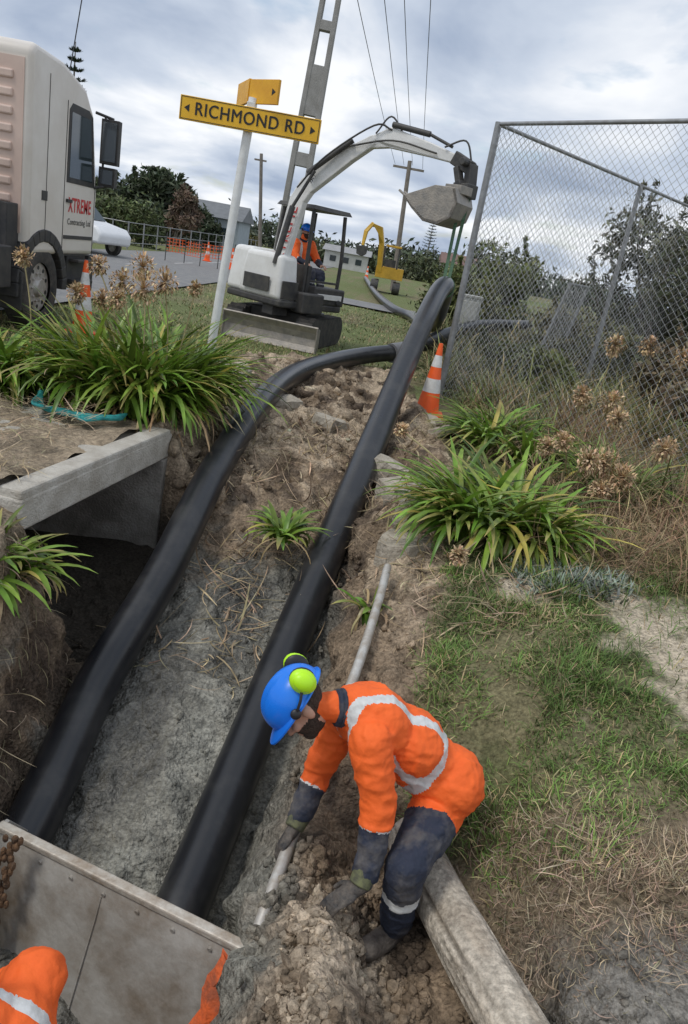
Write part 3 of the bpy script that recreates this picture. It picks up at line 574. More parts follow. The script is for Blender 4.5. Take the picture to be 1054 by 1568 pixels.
def head(parent,c,up,fwd,voxel=.006,beard=True,muffs=True,hcol=None,scale=1.):
    c=Vector(c);U=Vector(up).normalized();Fw=Vector(fwd);Fw=(Fw-U*Fw.dot(U)).normalized();S=U.cross(Fw).normalized(); k=scale
    P=lambda s,f,u: c+(S*s+Fw*f+U*u)*k
    b=B(); b.ell(P(0,-.012,.03),(.076*k,.094*k,.088*k),(S,Fw,U)); b.ell(P(0,.022,-.035),(.058*k,.066*k,.075*k),(S,Fw,U)); b.ell(P(0,.058,-.078),(.036*k,.034*k,.032*k),(S,Fw,U))
    b.capsule(P(0,.082,.018),P(0,.104,-.02),.009*k,.014*k,n=10); b.ell(P(.013,.092,-.024),(.008*k,.01*k,.008*k)); b.ell(P(-.013,.092,-.024),(.008*k,.01*k,.008*k))
    b.capsule(P(-.03,.082,.03),P(.03,.082,.03),.011*k,.011*k,n=10)
    b.ell(P(0,.083,-.046),(.024*k,.012*k,.007*k),(S,Fw,U)); b.ell(P(0,.081,-.057),(.02*k,.012*k,.008*k),(S,Fw,U))
    for s in (-1,1): b.ell(P(s*.078,-.008,-.005),(.011*k,.02*k,.032*k),(S,Fw,U)); b.ell(P(s*.035,.066,-.015),(.022*k,.02*k,.02*k),(S,Fw,U))
    me=remeshed(b,voxel*k,3,.45); me.name="head"
    for mm in (skinm,hair): me.materials.append(mm)
    n=len(me.polygons); cc=np.zeros(n*3); me.polygons.foreach_get("center",cc); cc=cc.reshape(-1,3)-np.array(c)
    u=cc@np.array(U)/k;f=cc@np.array(Fw)/k;s=cc@np.array(S)/k
    hm=(f<.012)&(u>-.06)&~((np.abs(s)>.074)&(np.abs(f+.008)<.02)&(u<.03))
    bd=(u<-.028)&(f>.0)&~((u>-.06)&(u<-.042)&(f>.082)&(np.abs(s)<.02))
    me.polygons.foreach_set("material_index",((hm|(bd if beard else False))).astype(np.int32))
    link(bpy.data.objects.new("head",me),parent)
    b=B(); 
    for s in (-1,1): b.ell(P(s*.032,.078,.012),(.011*k,.009*k,.008*k),(S,Fw,U),n=10,m=8)
    b.obj("eyes",mat("eye",(.12,.09,.07),rough=.2),parent,smooth=True)
    b=B(); n=48;m_=16; v=[];f_=[]
    for j in range(m_+1):
        ph=math.pi/2*j/m_
        for i in range(n):
            th=2*math.pi*i/n; ss=math.cos(th)*math.sin(ph); ridge_=1+.05*math.exp(-(ss/.14)**2)+.03*math.exp(-((abs(ss)-.42)/.06)**2)
            v.append(P(.108*math.sin(ph)*math.cos(th)*1.0,.132*math.sin(ph)*math.sin(th)-.008,.042+.112*math.cos(ph)**.85*ridge_))
    for j in range(m_):
        for i in range(n): f_.append((j*n+i,(j+1)*n+i,(j+1)*n+(i+1)%n,j*n+(i+1)%n))
    o0=len(v)
    for ring,(ex,dz) in enumerate(((0,0),(1,-.006),(1,-.012),(0,-.012))):
        for i in range(n):
            th=2*math.pi*i/n; pk=max(0,math.sin(th))**2; e_=(.010+.042*pk)*ex
            v.append(P((.108+e_*.6)*math.cos(th),(.132+e_)*math.sin(th)-.008,.042+dz-.014*pk*ex))
    for r_ in range(3):
        for i in range(n): f_.append((o0+r_*n+i,o0+(r_+1)*n+i,o0+(r_+1)*n+(i+1)%n,o0+r_*n+(i+1)%n))
    b.add(v,f_); o=b.obj("hard_hat",hcol or helm,parent,smooth=True)
    if muffs:
        for s in (-1,1):
            b=B(); cpt=P(s*.100,-.095,.085); b.ell(cpt,(.030*k,.044*k,.052*k),(S,Fw,U)); b.ell(cpt+S*s*.014*k,(.025*k,.034*k,.042*k),(S,Fw,U)); b.obj("ear_muff_%d"%(1 if s<0 else 2),lime,parent,smooth=True)
            b=B(); b.ell(cpt-S*s*.02*k,(.016*k,.045*k,.05*k),(S,Fw,U)); b.tube([P(s*.114,.01,.04),P(s*.128,-.04,.06),cpt],.006*k,n=6); b.ell(P(s*.112,.012,.04),(.012*k,.02*k,.02*k),(S,Fw,U)); b.obj("muff_arm_%d"%(1 if s<0 else 2),blackp,parent,smooth=True)
def worker(name,J,voxel=.009,boots=True,leg_mat=None,scale=1.,hc=None,hs=1.):
    e=empty(name); b=B(); k=scale
    pel,sp,ch,nk=[Vector(J[q]) for q in ('pelvis','spine','chest','neck')]
    sN,sF=Vector(J['sN']),Vector(J['sF'])
    S=(sN-sF).normalized(); D=(nk-pel).normalized(); S=(S-D*S.dot(D)).normalized(); Nn=S.cross(D).normalized()
    if 'back' in J and Nn.dot(Vector(J['back']))<0: Nn=-Nn
    ax=(S,Nn,D)
    b.ell(pel,(.188*k,.155*k,.15*k),ax,20,12); b.ell(sp,(.175*k,.140*k,.17*k),ax,20,12); b.ell(ch,(.19*k,.138*k,.17*k),ax,20,12)
    b.ell((ch+nk)/2+Nn*.02*k,(.15*k,.10*k,.10*k),ax); b.capsule(ch,nk,.085*k,.06*k); b.capsule(pel,ch,.14*k,.138*k)
    segs=[('torso',pel,nk,.16)]
    hc_=Vector(J['head']); b.capsule(nk,nk+(hc_-nk)*.6,.060*k,.053*k); segs.append(('neck',nk+(hc_-nk)*.25,hc_,.05))
    for s in 'NF':
        sh,el,wr=Vector(J['s'+s]),Vector(J['e'+s]),Vector(J['w'+s])
        b.capsule(ch+(sh-ch)*.4,sh,.10*k,.088*k); b.capsule(sh,el,.085*k,.066*k); b.capsule(el,wr,.066*k,.047*k)
        segs+= [('uarm',sh,el,.075),('farm',el,wr,.05)]
        hp,kn,an=Vector(J['h'+s]),Vector(J['k'+s]),Vector(J['a'+s])
        b.capsule(hp,kn,.115*k,.082*k); b.capsule(kn,an,.082*k,.064*k)
        segs+= [('thigh',hp,kn,.095),('shin',kn,an,.065)]
    me=remeshed(b,voxel,6,.6)
    mats=[orange,silver,leg_mat or navy,skinm]
    for m_ in mats: me.materials.append(m_)
    n=len(me.vertices); co=np.zeros(n*3); me.vertices.foreach_get("co",co); co=co.reshape(-1,3)
    no=np.zeros(n*3); me.vertex_normals.foreach_get("vector",no); no=no.reshape(-1,3)
    q=co/ k
    w2=1-np.abs(fbm(q[:,0]*5+q[:,1]*3,q[:,2]*15+q[:,1]*4,2,95.))*4
    w3=1-np.abs(fbm(q[:,0]*16-q[:,1]*9,q[:,2]*6+q[:,1]*14,2,97.))*4
    w4=1-np.abs(fbm(q[:,0]*28+q[:,1]*9,q[:,2]*24-q[:,1]*14,2,98.))*4
    co=co+no*((np.clip(w2,-.1,1)*.007+np.clip(w3,-.1,1)*.005+np.clip(w4,-.1,1)*.0025)*k)[:,None]; me.vertices.foreach_set("co",co.astype(np.float32).ravel())
    n=len(me.polygons); cc=np.zeros(n*3); me.polygons.foreach_get("center",cc); cc=cc.reshape(-1,3)
    best=np.full(n,1e9); bi=np.zeros(n,int); ts=[]
    for i,(nm,a,c,r) in enumerate(segs):
        d,t=segd(cc,a,c); ts.append(t); d=d/(r*k); m_=d<best; best[m_]=d[m_]; bi[m_]=i
    mi=np.zeros(n,np.int32); rel=cc-np.array(pel); l=rel@np.array(S)/k
    for i,(nm,a,c,r) in enumerate(segs):
        m_=bi==i; t=ts[i][m_]; r_=np.zeros(m_.sum(),np.int32)
        if nm=='torso' or nm=='neck':
            tt=((cc[m_]-np.array(pel))@np.array(D))/((nk-pel).length)
            r_[(tt>.22)&(tt<.30)]=1
            r_[(tt>=.30)&(np.abs(np.abs(l[m_])-.105)<.022)]=1
            if nm=='neck': r_[:]=3; r_[t<.1]=2
            else: r_[tt<-.28]=2
        elif nm=='uarm': r_[:]=0
        elif nm=='farm':
            r_[(t>.14)&(t<.32)]=1; r_[t>=.32]=2
        elif nm=='thigh': r_[t>.25]=2
        elif nm=='shin':
            r_[:]=2; r_[(t>.38)&(t<.50)]=1
        mi[m_]=r_
    me.polygons.foreach_set("material_index",mi); me.name="body"
    link(bpy.data.objects.new("body",me),e)
    head(e,J['head'],J['hup'],J['hfw'],scale=k*hs,hcol=hc,voxel=.006 if voxel<.012 else .012)
    b=B()
    cdir=(hc_-nk).normalized(); a_,x_,y_=frame(cdir)
    for q_ in (.0,.018):
        pts=[nk+cdir*(q_-.018)*k+(x_*math.cos(t)+y_*math.sin(t))*(.068-.2*q_)*k for t in np.linspace(0,2*math.pi,20)]
        b.tube(pts,.013*k,n=8,caps=False)
    b.obj("collar",leg_mat or navy,e,smooth=True)
    if boots:
        b=B()
        for s in 'NF':
            an=Vector(J['a'+s]); td=Vector(J['t'+s]).normalized(); up=Vector((0,0,1)); sd=td.cross(up).normalized()
            b.ell(an+td*.07*k-up*.06*k,(.052*k,.145*k,.05*k),(sd,td,up)); b.ell(an+td*.14*k-up*.055*k,(.052*k,.065*k,.048*k),(sd,td,up)); b.capsule(an+up*.06*k,an-up*.04*k,.062*k,.055*k)
        me=remeshed(b,voxel,4,.5); me.materials.append(boot); me.name="boots"; link(bpy.data.objects.new("boots",me),e)
    return e
J=dict(pelvis=(.65,2.72,-.31),spine=(.45,2.70,-.14),chest=(.28,2.68,-.05),neck=(.12,2.63,.005),head=(-.02,2.59,.008),hup=(-.80,-.05,.42),hfw=(-.40,-.32,-.85),
 sN=(.27,2.50,-.04),eN=(.35,2.43,-.28),wN=(.345,2.33,-.51),sF=(.17,2.85,-.18),eF=(.10,2.83,-.46),wF=(.05,2.71,-.66),
 hN=(.63,2.64,-.40),kN=(.50,2.36,-.48),aN=(.53,2.43,-.84),hF=(.71,2.82,-.44),kF=(.55,2.58,-.68),aF=(.74,2.78,-.86),tN=(-.5,-.5,0),tF=(-.2,-.6,0),back=(.3,0,1))
wk=worker("construction_worker",J,voxel=.0075,hs=1.1)
hand("hand_1",(.325,2.29,-.555),(-.75,-.35,-.45),(-.2,-.2,.9),(0,.5,0),wk,curl=.35)
hand("hand_2",(.035,2.675,-.69),(-.35,-.55,-.45),(-.7,.0,.6),(-.4,-.3,-.3),wk,curl=1.0)
b=B(); b.cyl((.347,2.335,-.49),(.325,2.295,-.55),.050,.044,n=20); b.cyl((.055,2.72,-.645),(.036,2.68,-.685),.050,.044,n=20); b.obj("glove_cuffs",gyel,wk,bevel=.006,smooth=True)
J2=dict(pelvis=(-1.02,1.42,-1.02),spine=(-.93,1.52,-.86),chest=(-.86,1.58,-.72),neck=(-1.0,1.50,-.50),head=(-1.15,1.50,-.38),hup=(-.3,0,.9),hfw=(-.7,.3,-.3),
 sN=(-.83,1.42,-.66),eN=(-.78,1.40,-.92),wN=(-.95,1.60,-1.02),sF=(-.85,1.78,-.66),eF=(-.98,1.9,-.9),wF=(-1.15,1.9,-1.0),
 hN=(-1.0,1.33,-1.07),kN=(-1.2,1.38,-1.2),aN=(-1.08,1.35,-1.5),hF=(-1.03,1.52,-1.07),kF=(-1.25,1.6,-1.2),aF=(-1.1,1.55,-1.5),tN=(-1,0,0),tF=(-1,0,0),back=(1,0,.3))
for q_ in J2:
    if q_ not in('hup','hfw','tN','tF','back','aN','aF'): J2[q_]=tuple(np.array(J2[q_])+np.array((.14,-.02,.03)))
w2=worker("construction_worker",J2,voxel=.010)
hand("hand_1",(-.83,1.6,-1.0),(-.6,.5,-.3),(.2,.2,.9),(0,1,0),w2,curl=.5); hand("hand_2",(-1.03,1.88,-.98),(-.8,.1,-.3),(.2,.2,.9),(0,-1,0),w2,curl=.5)
# ---------------------------------------------------------------- traffic cones
conem=mat("cone_orange",(.95,.13,.02),rough=.5,col2=(.80,.11,.02),nscale=10,contrast=(.45,.8)); conew=mat("cone_white",(.78,.78,.76),rough=.4,col2=(.6,.58,.54),nscale=12)
def cone(x,y,z=0,h=.9,lean=0):
    e=empty("traffic_cone"); b=B()
    b.box((x,y,z+.02),(.40,.40,.04)); b.cyl((x,y,z+.04),(x+lean*.33,y,z+h*.33),.15,.112,n=24,cap=False); b.cyl((x+lean*.55,y,z+h*.52),(x+lean*.7,y,z+h*.68),.088,.066,n=24,cap=False); b.cyl((x+lean*.85,y,z+h*.84),(x+lean,y,z+h),.043,.024,n=24)
    b.obj("body",conem,e,smooth=True)
    b=B(); b.cyl((x+lean*.33,y,z+h*.33),(x+lean*.55,y,z+h*.52),.113,.089,n=24,cap=False); b.cyl((x+lean*.7,y,z+h*.68),(x+lean*.85,y,z+h*.84),.067,.044,n=24,cap=False); b.obj("reflective_bands",conew,e,smooth=True)
cone(.80,9.4,.0,.9); cone(-4.12,10.6,0.02,1.0)
for x,y in ((-9.3,40),(-7.5,42),(-7.2,36),(-1.6,60),(-8.6,47)): cone(x,y,.05,.95)
# ---------------------------------------------------------------- street sign
sg=empty("street_name_sign"); wht=mat("white_paint",(.78,.79,.79),rough=.5,col2=(.66,.66,.64),nscale=9)
yel=mat("sign_yellow",(.86,.50,.02),rough=.42,col2=(.80,.44,.02),nscale=5); blk=mat("sign_black",(.015,.015,.015),rough=.5)
b=B(); b.cyl((-1.74,7.95,-.05),(-1.60,8.09,2.98),.045,n=20); b.obj("post",wht,sg,smooth=True)
ysn=8.0
b=B(); b.box((-1.59,ysn,2.78),(1.38,.03,.215)); b.obj("blade",yel,sg,bevel=.004)
b=B()
for z in (2.684,2.876): b.box((-1.59,ysn-.0165,z),(1.355,.002,.006))
for x in (-2.267,-.913): b.box((x,ysn-.0165,2.78),(.006,.002,.186))
def tri(b,x,s): b.prism([(x,ysn-.0155,2.78),(x+s*.05,ysn-.0155,2.815),(x+s*.05,ysn-.0155,2.745)],(0,-.002,0))
tri(b,-2.235,1); tri(b,-.945,-1); b.obj("border",blk,sg)
def text(name,body,loc,rot,size,m,parent,ext=.001,bold=0.):
    c=bpy.data.curves.new(name,'FONT'); c.body=body; c.size=size; c.extrude=ext; c.align_x='CENTER'; c.align_y='CENTER'; c.offset=bold; c.space_character=1.1; c.materials.append(m)
    o=bpy.data.objects.new(name,c); o.location=loc; o.rotation_euler=rot; link(o,parent); return o
for i_,dx_ in enumerate((-.0025,0,.0025)):
    t=text("lettering_%d"%(i_+1),"RICHMOND RD",(-1.59+dx_,ysn-.0175-.0006*i_,2.778+.0015*(i_-1)),(R(90),0,0),.16,blk,sg); t.scale=(.90,1,1)
orr=mat("sign_amber",(.80,.42,.02),rough=.5,col2=(.70,.34,.02),nscale=6)
b=B(); Z_=Vector((0,0,1)); rx_=Vector((.80,-.60,0)); rn=Vector((.60,.80,0)); b.box(Vector((-1.64,8.14,3.04))+rx_*.19,(.40,.03,.215),(rx_,rn,Z_))
lx_=Vector((-.42,.907,0)); ln_=Vector((.907,.42,0)); b.box(Vector((-1.655,8.155,3.05))+lx_*.24,(.46,.03,.215),(lx_,ln_,Z_)); b.obj("cross_blade",orr,sg,bevel=.004)
b=B(); b.prism([Vector((-1.64,8.14,3.04))+rx_*u-rn*.0155+Z_*z for u,z in ((.36,0),(.31,.03),(.31,-.03))],-rn*.002); b.obj("cross_blade_arrow",blk,sg)
b=B(); b.box((-1.6,8.06,2.91),(.08,.11,.05)); b.box((-1.61,8.03,2.78),(.1,.04,.12)); b.obj("bracket",wht,sg,bevel=.004)
# ---------------------------------------------------------------- chain link fence (short wire lengths woven as diamonds)
fm=mat("galv_fence",(.34,.35,.36),rough=.5,metal=.5,col2=(.25,.25,.25),nscale=12)
wm=mat("galv_wire",(.42,.43,.44),rough=.5,metal=.4)
fe=empty("chain_link_fence")
def panel(p0,p1,zb,zt,name,sp=.075,r=.0028,step=.30):
    p0=Vector(p0);p1=Vector(p1);W_=(p1-p0).length;Hh=zt-zb;d=(p1-p0)/W_;nn=Vector((-d.y,d.x,0))
    V=[];F=[];o=0; ca3=[(math.cos(t),math.sin(t)) for t in (0,2.094,4.189)]
    for sgn in (1,-1):
        k=-Hh
        while k<W_:
            if sgn==1: v0=max(0,-k);v1=min(Hh,W_-k);u0=k+v0;u1=k+v1
            else: v0=max(0,k+Hh-W_);v1=min(Hh,k+Hh);u0=k+Hh-v0;u1=k+Hh-v1
            if v1-v0>.02:
                a=p0+d*u0+Vector((0,0,zb+v0));c=p0+d*u1+Vector((0,0,zb+v1))
                ax,x_,y_=frame(c-a); ns=max(2,int((v1-v0)/step)+1)
                for i in range(ns+1):
                    q=a.lerp(c,i/ns); uu=u0+(u1-u0)*i/ns; zz_=v0+(v1-v0)*i/ns
                    q=q+nn*(r*sgn+.035*math.sin(uu*1.9+.7)*math.sin(zz_*1.1))+Vector((0,0,.008*math.sin(uu*5+zz_*3)))
                    for cs,sn in ca3: V.append(q+(x_*cs+y_*sn)*r)
                for h in range(0,3*ns,3):
                    for i in range(3): F.append((o+h+i,o+h+(i+1)%3,o+h+3+(i+1)%3,o+h+3+i))
                o+=3*(ns+1)
            k+=sp*1.35
    mesh_np(name,[tuple(v) for v in V],F,wm,parent=fe)
c0=(1.05,10.82,0);cA=(4.6,6.7,0);cB=(7.4,17.5,0)
panel(c0,cA,.0,3.6,"mesh_front"); panel(c0,cB,.0,3.6,"mesh_back",sp=.085)
b=B()
for p,r in ((c0,.045),((3.75,7.68,0),.032),(cA,.04),((3.88,13.79,0),.04),(cB,.04)):
    b.cyl((p[0],p[1],-.1),(p[0],p[1],3.64),r,n=14)
b.cyl((c0[0],c0[1],3.62),(cA[0],cA[1],3.62),.025,n=10); b.cyl((c0[0],c0[1],3.62),(cB[0],cB[1],3.62),.025,n=10)
b.obj("posts_and_rails",fm,fe,smooth=True)
gt=empty("metal_gate"); b=B(); q=[(2.9,14.0,.3),(3.5,14.9,.3),(3.75,14.9,1.9),(3.2,14.0,1.9)]
for i in range(4): b.cyl(q[i],q[(i+1)%4],.025,n=8)
for i in range(1,9):
    a=Vector(q[0]).lerp(Vector(q[1]),i/9); c=Vector(q[3]).lerp(Vector(q[2]),i/9); b.cyl(a,c,.008,n=6)
for i in range(1,14):
    a=Vector(q[0]).lerp(Vector(q[3]),i/14); c=Vector(q[1]).lerp(Vector(q[2]),i/14); b.cyl(a,c,.006,n=6)
b.obj("gate_frame",fm,gt)
b=B(); b.box((1.75,15.9,.85),(.42,.35,.95)); b.box((1.75,15.9,1.34),(.46,.39,.05)); b.box((1.74,15.71,.85),(.34,.02,.8)); b.obj("utility_box",mat("box_grey",(.50,.50,.46),rough=.7,col2=(.36,.36,.33),nscale=5),bevel=.02)
# ---------------------------------------------------------------- truck
tr=empty("truck"); tw=mat("truck_white",(.76,.71,.65),rough=.35,col2=(.68,.62,.55),nscale=1.5); tb=mat("truck_black",(.025,.025,.028),rough=.6,col2=(.06,.055,.05),nscale=6)
tan=mat("truck_cream",(.68,.52,.44),rough=.5,col2=(.60,.45,.38),nscale=2); glass=mat("dark_glass",(.03,.045,.05),rough=.08,spec=.8)
yb,yf=9.95,12.2; xr=-4.65; xl=-7.1
b=B(); b.prism([(xl,yb,1.0),(xl,yf+.02,1.0),(xl,yf+.05,1.9),(xl,yf-.22,2.95),(xl,yf-.55,3.25),(xl,yf-1.3,3.42),(xl,yb+.1,3.45),(xl,yb,3.35)],(xr-xl,0,0)); b.obj("cab_shell",tw,tr,bevel=.07,smooth=True,seg=3)
b=B()
for i in range(9): b.box(((xl+xr)/2-.05,yb-.012,1.45+i*.20),(2.1,.05,.10))
b.obj("rear_wall_ribs",tan,tr,bevel=.02)
b=B(); b.box(((xl+xr)/2-.02,yb-.004,2.25),(2.3,.012,2.0)); b.obj("rear_wall_panel",tan,tr)
b=B(); b.prism([(xr-.004,yf-1.12,1.98),(xr-.004,yf-.10,1.98),(xr-.004,yf-.30,2.92),(xr-.004,yf-.45,2.99),(xr-.004,yf-1.02,2.99),(xr-.004,yf-1.12,2.90)],(.012,0,0)); b.obj("window_frame",tb,tr,bevel=.003)
b=B(); b.prism([(xr+.004,yf-1.05,2.05),(xr+.004,yf-.22,2.05),(xr+.004,yf-.38,2.88),(xr+.004,yf-1.05,2.88)],(.008,0,0)); b.obj("side_window",glass,tr)
b=B()
for y in (yf-1.18,yf-.06): b.box((xr+.002,y,1.55),(.006,.012,1.1))
b.box((xr+.002,yf-1.18,2.5),(.006,.012,1.0))
b.box((xr+.002,yf-.62,1.0),(.006,1.1,.012)); b.box((xr+.012,yf-1.02,1.74),(.03,.17,.045)); b.box((xr+.003,yf-.62,1.25),(.012,1.05,.05))
b.box((xr+.004,yb+.45,1.75),(.01,.16,.12)); b.box((xr+.003,yb+.5,2.2),(.004,.01,2.0))
b.obj("door_gaps_and_handle",tb,tr)
b=B()
for i in range(14):
    a0=math.pi*i/14*1.05-.05;a1=math.pi*(i+1)/14*1.05-.05
    b.prism([(xr-.38,10.45+.62*math.cos(a0),.55+.62*math.sin(a0)),(xr-.38,10.45+.78*math.cos(a0),.55+.78*math.sin(a0)),(xr-.38,10.45+.78*math.cos(a1),.55+.78*math.sin(a1)),(xr-.38,10.45+.62*math.cos(a1),.55+.62*math.sin(a1))],(.40,0,0))
b.box((-5.87,7.6,.85),(.9,6.5,.22)); b.box(((xl+xr)/2,yf+.02,.72),(2.4,.22,.55)); b.box((xr-.06,11.7,.62),(.35,.55,.06)); b.box((xr-.06,11.7,.92),(.30,.5,.05)); b.box((xr-.12,11.72,.78),(.12,.7,.5))
b.box((xr-.3,9.3,.85),(.6,.5,.5)); b.box((xr-.15,9.75,.55),(.4,.03,.5)); b.box((-5.87,10.7,1.1),(2.2,1.8,.3)); b.box((xr-.35,9.75,1.3),(.5,.3,.6)); b.cyl((xr-.3,9.6,.9),(xr-.3,9.6,2.4),.07,n=12)
b.obj("chassis_and_guards",tb,tr,bevel=.015)
b=B(); b.box((xr-.28,8.2,.75),(.6,1.2,.6)); b.obj("fuel_tank",mat("alloy",(.5,.5,.5),rough=.35,metal=.8),tr,bevel=.08)
rub=mat("tyre",(.03,.03,.03),rough=.85,col2=(.09,.08,.07),nscale=8,bump=.5,bscale=50); rim=mat("rim",(.52,.50,.47),rough=.45,metal=.3,col2=(.30,.26,.22),nscale=8)
def wheel(parent,c,r,w,ax,nm,n=36):
    ax=Vector(ax).normalized(); c=Vector(c); b=B()
    a,x_,y_=frame(ax)
    prof=[(.60*r,-w*.42),(.78*r,-w*.5),(.93*r,-w*.48),(r,-w*.40),(r,w*.40),(.93*r,w*.48),(.78*r,w*.5),(.60*r,w*.42)]
    v=[];f=[]
    for i in range(n):
        t=2*math.pi*i/n
        for (rr,o) in prof: v.append(c+ax*o+(x_*math.cos(t)+y_*math.sin(t))*rr)
    m_=len(prof)
    for i in range(n):
        for k in range(m_-1): f.append((i*m_+k,i*m_+k+1,((i+1)%n)*m_+k+1,((i+1)%n)*m_+k))
    b.add(v,f); b.obj(nm+"_tyre",rub,parent,smooth=True)
    b=B(); b.cyl(c-ax*w*.3,c+ax*w*.32,r*.60,n=n); b.cyl(c+ax*w*.3,c+ax*w*.5,r*.26,r*.20,n=20)
    for i in range(10):
        t=2*math.pi*i/10; p=c+(x_*math.cos(t)+y_*math.sin(t))*r*.34; b.cyl(p+ax*w*.3,p+ax*w*.40,r*.035,n=8)
    b.obj(nm+"_rim",rim,parent,bevel=.006,smooth=True)
    b=B()
    for i in range(10):
        t=2*math.pi*(i+.5)/10; p=c+(x_*math.cos(t)+y_*math.sin(t))*r*.47; b.cyl(p+ax*w*.3,p+ax*w*.335,r*.05,n=10)
    b.obj(nm+"_holes",blackp,parent)
wheel(tr,(xr-.17,10.45,.56),.55,.32,(1,0,0),"front_right"); wheel(tr,(xl+.17,10.45,.56),.55,.32,(-1,0,0),"front_left"); wheel(tr,(xr-.17,6.2,.56),.53,.32,(1,0,0),"rear_right"); wheel(tr,(xl+.17,6.2,.56),.53,.32,(-1,0,0),"rear_left")
b=B(); b.box((xr+.17,yf+.02,2.66),(.27,.13,.62)); b.box((xr+.15,yf+.04,2.17),(.25,.13,.28)); b.cyl((xr-.02,yf-.15,3.02),(xr+.2,yf+.02,2.98),.022,n=8); b.cyl((xr-.02,yf-.1,1.98),(xr+.16,yf+.03,2.05),.022,n=8); b.cyl((xr+.07,yf+.02,2.0),(xr+.07,yf+.02,3.0),.018,n=8); b.obj("mirror_housing",tb,tr,bevel=.045,seg=3)
b=B(); b.box((xr+.17,yf-.05,2.66),(.21,.006,.54)); b.box((xr+.15,yf-.03,2.17),(.19,.006,.2)); b.obj("mirror_glass",mat("mirror_glass",(.20,.22,.24),rough=.12,metal=.7),tr)
b=B(); b.box(((xl+xr)/2,yf-.08,2.5),(2.1,.02,.75)); b.obj("windscreen",glass,tr)
red=mat("red_lettering",(.60,.02,.02),rough=.5)
text("logo","XTREME",(xr+.004,yf-.60,1.68),(R(90),0,R(90)),.27,red,tr,bold=.006).scale=(.78,1,1)
text("logo_small","Contracting Ltd",(xr+.004,yf-.60,1.46),(R(90),0,R(90)),.12,blk,tr)
b=B(); b.cyl((xr-.35,yf-.4,3.3),(xr-.25,yf-.2,4.7),.008,n=6); b.obj("aerial",blk,tr)
# ---------------------------------------------------------------- mini excavator
ex=empty("mini_excavator"); ew=mat("digger_white",(.80,.80,.78),rough=.35,col2=(.70,.69,.66),nscale=4); ed=mat("digger_dark",(.035,.035,.038),rough=.55,col2=(.08,.075,.065),nscale=7); est=mat("digger_steel",(.26,.245,.225),rough=.5,metal=.3,col2=(.40,.36,.31),nscale=8,bump=.3)
bd=Vector((.975,-.22,0)).normalized(); bp_=Vector((.22,.975,0)).normalized(); Z=Vector((0,0,1)); bc=Vector((-1.84,13.11,.02))
b=B()
poly=[bc-bd*.88+bp_*(-d)+Z*z for d,z in [(0.02,.0),(-.03,.10),(-.05,.22),(-.02,.33),(.05,.43),(.03,.45),(-.06,.36),(-.10,.22),(-.08,.08),(-.04,-.01)]]
b.prism(poly,bd*1.76)
for s in (-.88,.86): b.prism([bc+bd*s+bp_*(-d)+Z*z for d,z in [(.03,-.01),(.06,.44),(-.1,.4),(-.12,.05)]],bd*.02)
b.obj("dozer_blade",est,ex,bevel=.006)
b=B()
for s in (-.45,.45): b.beam(bc+bd*s+Z*.22+bp_*.05,bc+bd*s*.9+Z*.35+bp_*1.0,.09,.12)
b.obj("blade_arms",ed,ex,bevel=.01)
uc=Vector((-1.72,14.35,0))
b=B()
for s in (-.66,.66):
    c=uc+bd*s; pts=[]
    for i in range(28):
        t=2*math.pi*i/28; px=math.cos(t);pz=math.sin(t)
        pts.append((.78*(1 if px>0 else -1)+px*.25,.27+pz*.25))
    poly=[c-bd*.15+bp_*a_+Z*z_ for a_,z_ in pts]; b.prism(poly,bd*.30)
    for i in range(22):
        a_=-.8+1.6*i/21; b.box(c+bp_*a_+Z*.525,(.30,.035,.02),(bd,bp_,Z)); b.box(c+bp_*a_+Z*.01,(.30,.035,.03),(bd,bp_,Z))
    for i in range(7):
        an=-math.pi/2+math.pi*i/6; b.box(c-bp_*(.78+.26*math.cos(an))+Z*(.27+.26*math.sin(an)),(.30,.03,.05),(bd,bp_,Z))
b.obj("rubber_tracks",rub,ex)
b=B(); b.box(uc+Z*.42,(1.1,1.1,.3),(bd,bp_,Z)); b.cyl(uc+Z*.5,uc+Z*.68,.42,n=24); b.obj("undercarriage",ed,ex,bevel=.02)
Fd=Vector((.75,-.66,0)).normalized(); Ld=Vector((.66,.75,0)).normalized(); Hc=Vector((-1.80,14.15,0)); A3=(Fd,Ld,Z)
b=B(); b.box(Hc+Z*.72,(1.5,1.5,.12),A3); b.box(Hc+Ld*.42+Fd*.4+Z*.92,(.7,.75,.3),A3); b.box(Hc-Ld*.1+Fd*.75+Z*.78,(.3,.5,.35),A3); b.obj("deck",ed,ex,bevel=.03)
b=B(); b.box(Hc-Fd*.55+Z*1.16,(.62,1.45,.78),A3,taper=.88); b.box(Hc-Ld*.52+Fd*.12+Z*1.14,(1.15,.48,.76),A3,taper=.84); b.obj("engine_cover",ew,ex,bevel=.09,smooth=True,seg=4)
b=B(); b.box(Hc+Ld*.40+Fd*.765+Z*.92,(.02,.6,.09),A3); b.obj("white_stripe",ew,ex,bevel=.005)
b=B(); b.box(Hc-Ld*.52+Fd*.70+Z*.95,(.03,.36,.30),A3); b.box(Hc-Ld*.785+Fd*.1+Z*1.0,(.7,.02,.25),A3)
for s in (.15,.62): b.cyl(Hc+Ld*s+Fd*.75+Z*.84,Hc+Ld*s+Fd*.80+Z*.84,.05,n=14)
b.obj("grilles_and_lamps",ed,ex,bevel=.01)
cb=Hc+Ld*.36+Fd*.08
b=B()
for i in (-.42,.45):
    for j in (-.42,.42): b.tube([cb+Fd*i+Ld*j+Z*.78,cb+Fd*i+Ld*j+Z*1.6,cb+Fd*i*.9+Ld*j*.92+Z*2.32],.036,n=8)
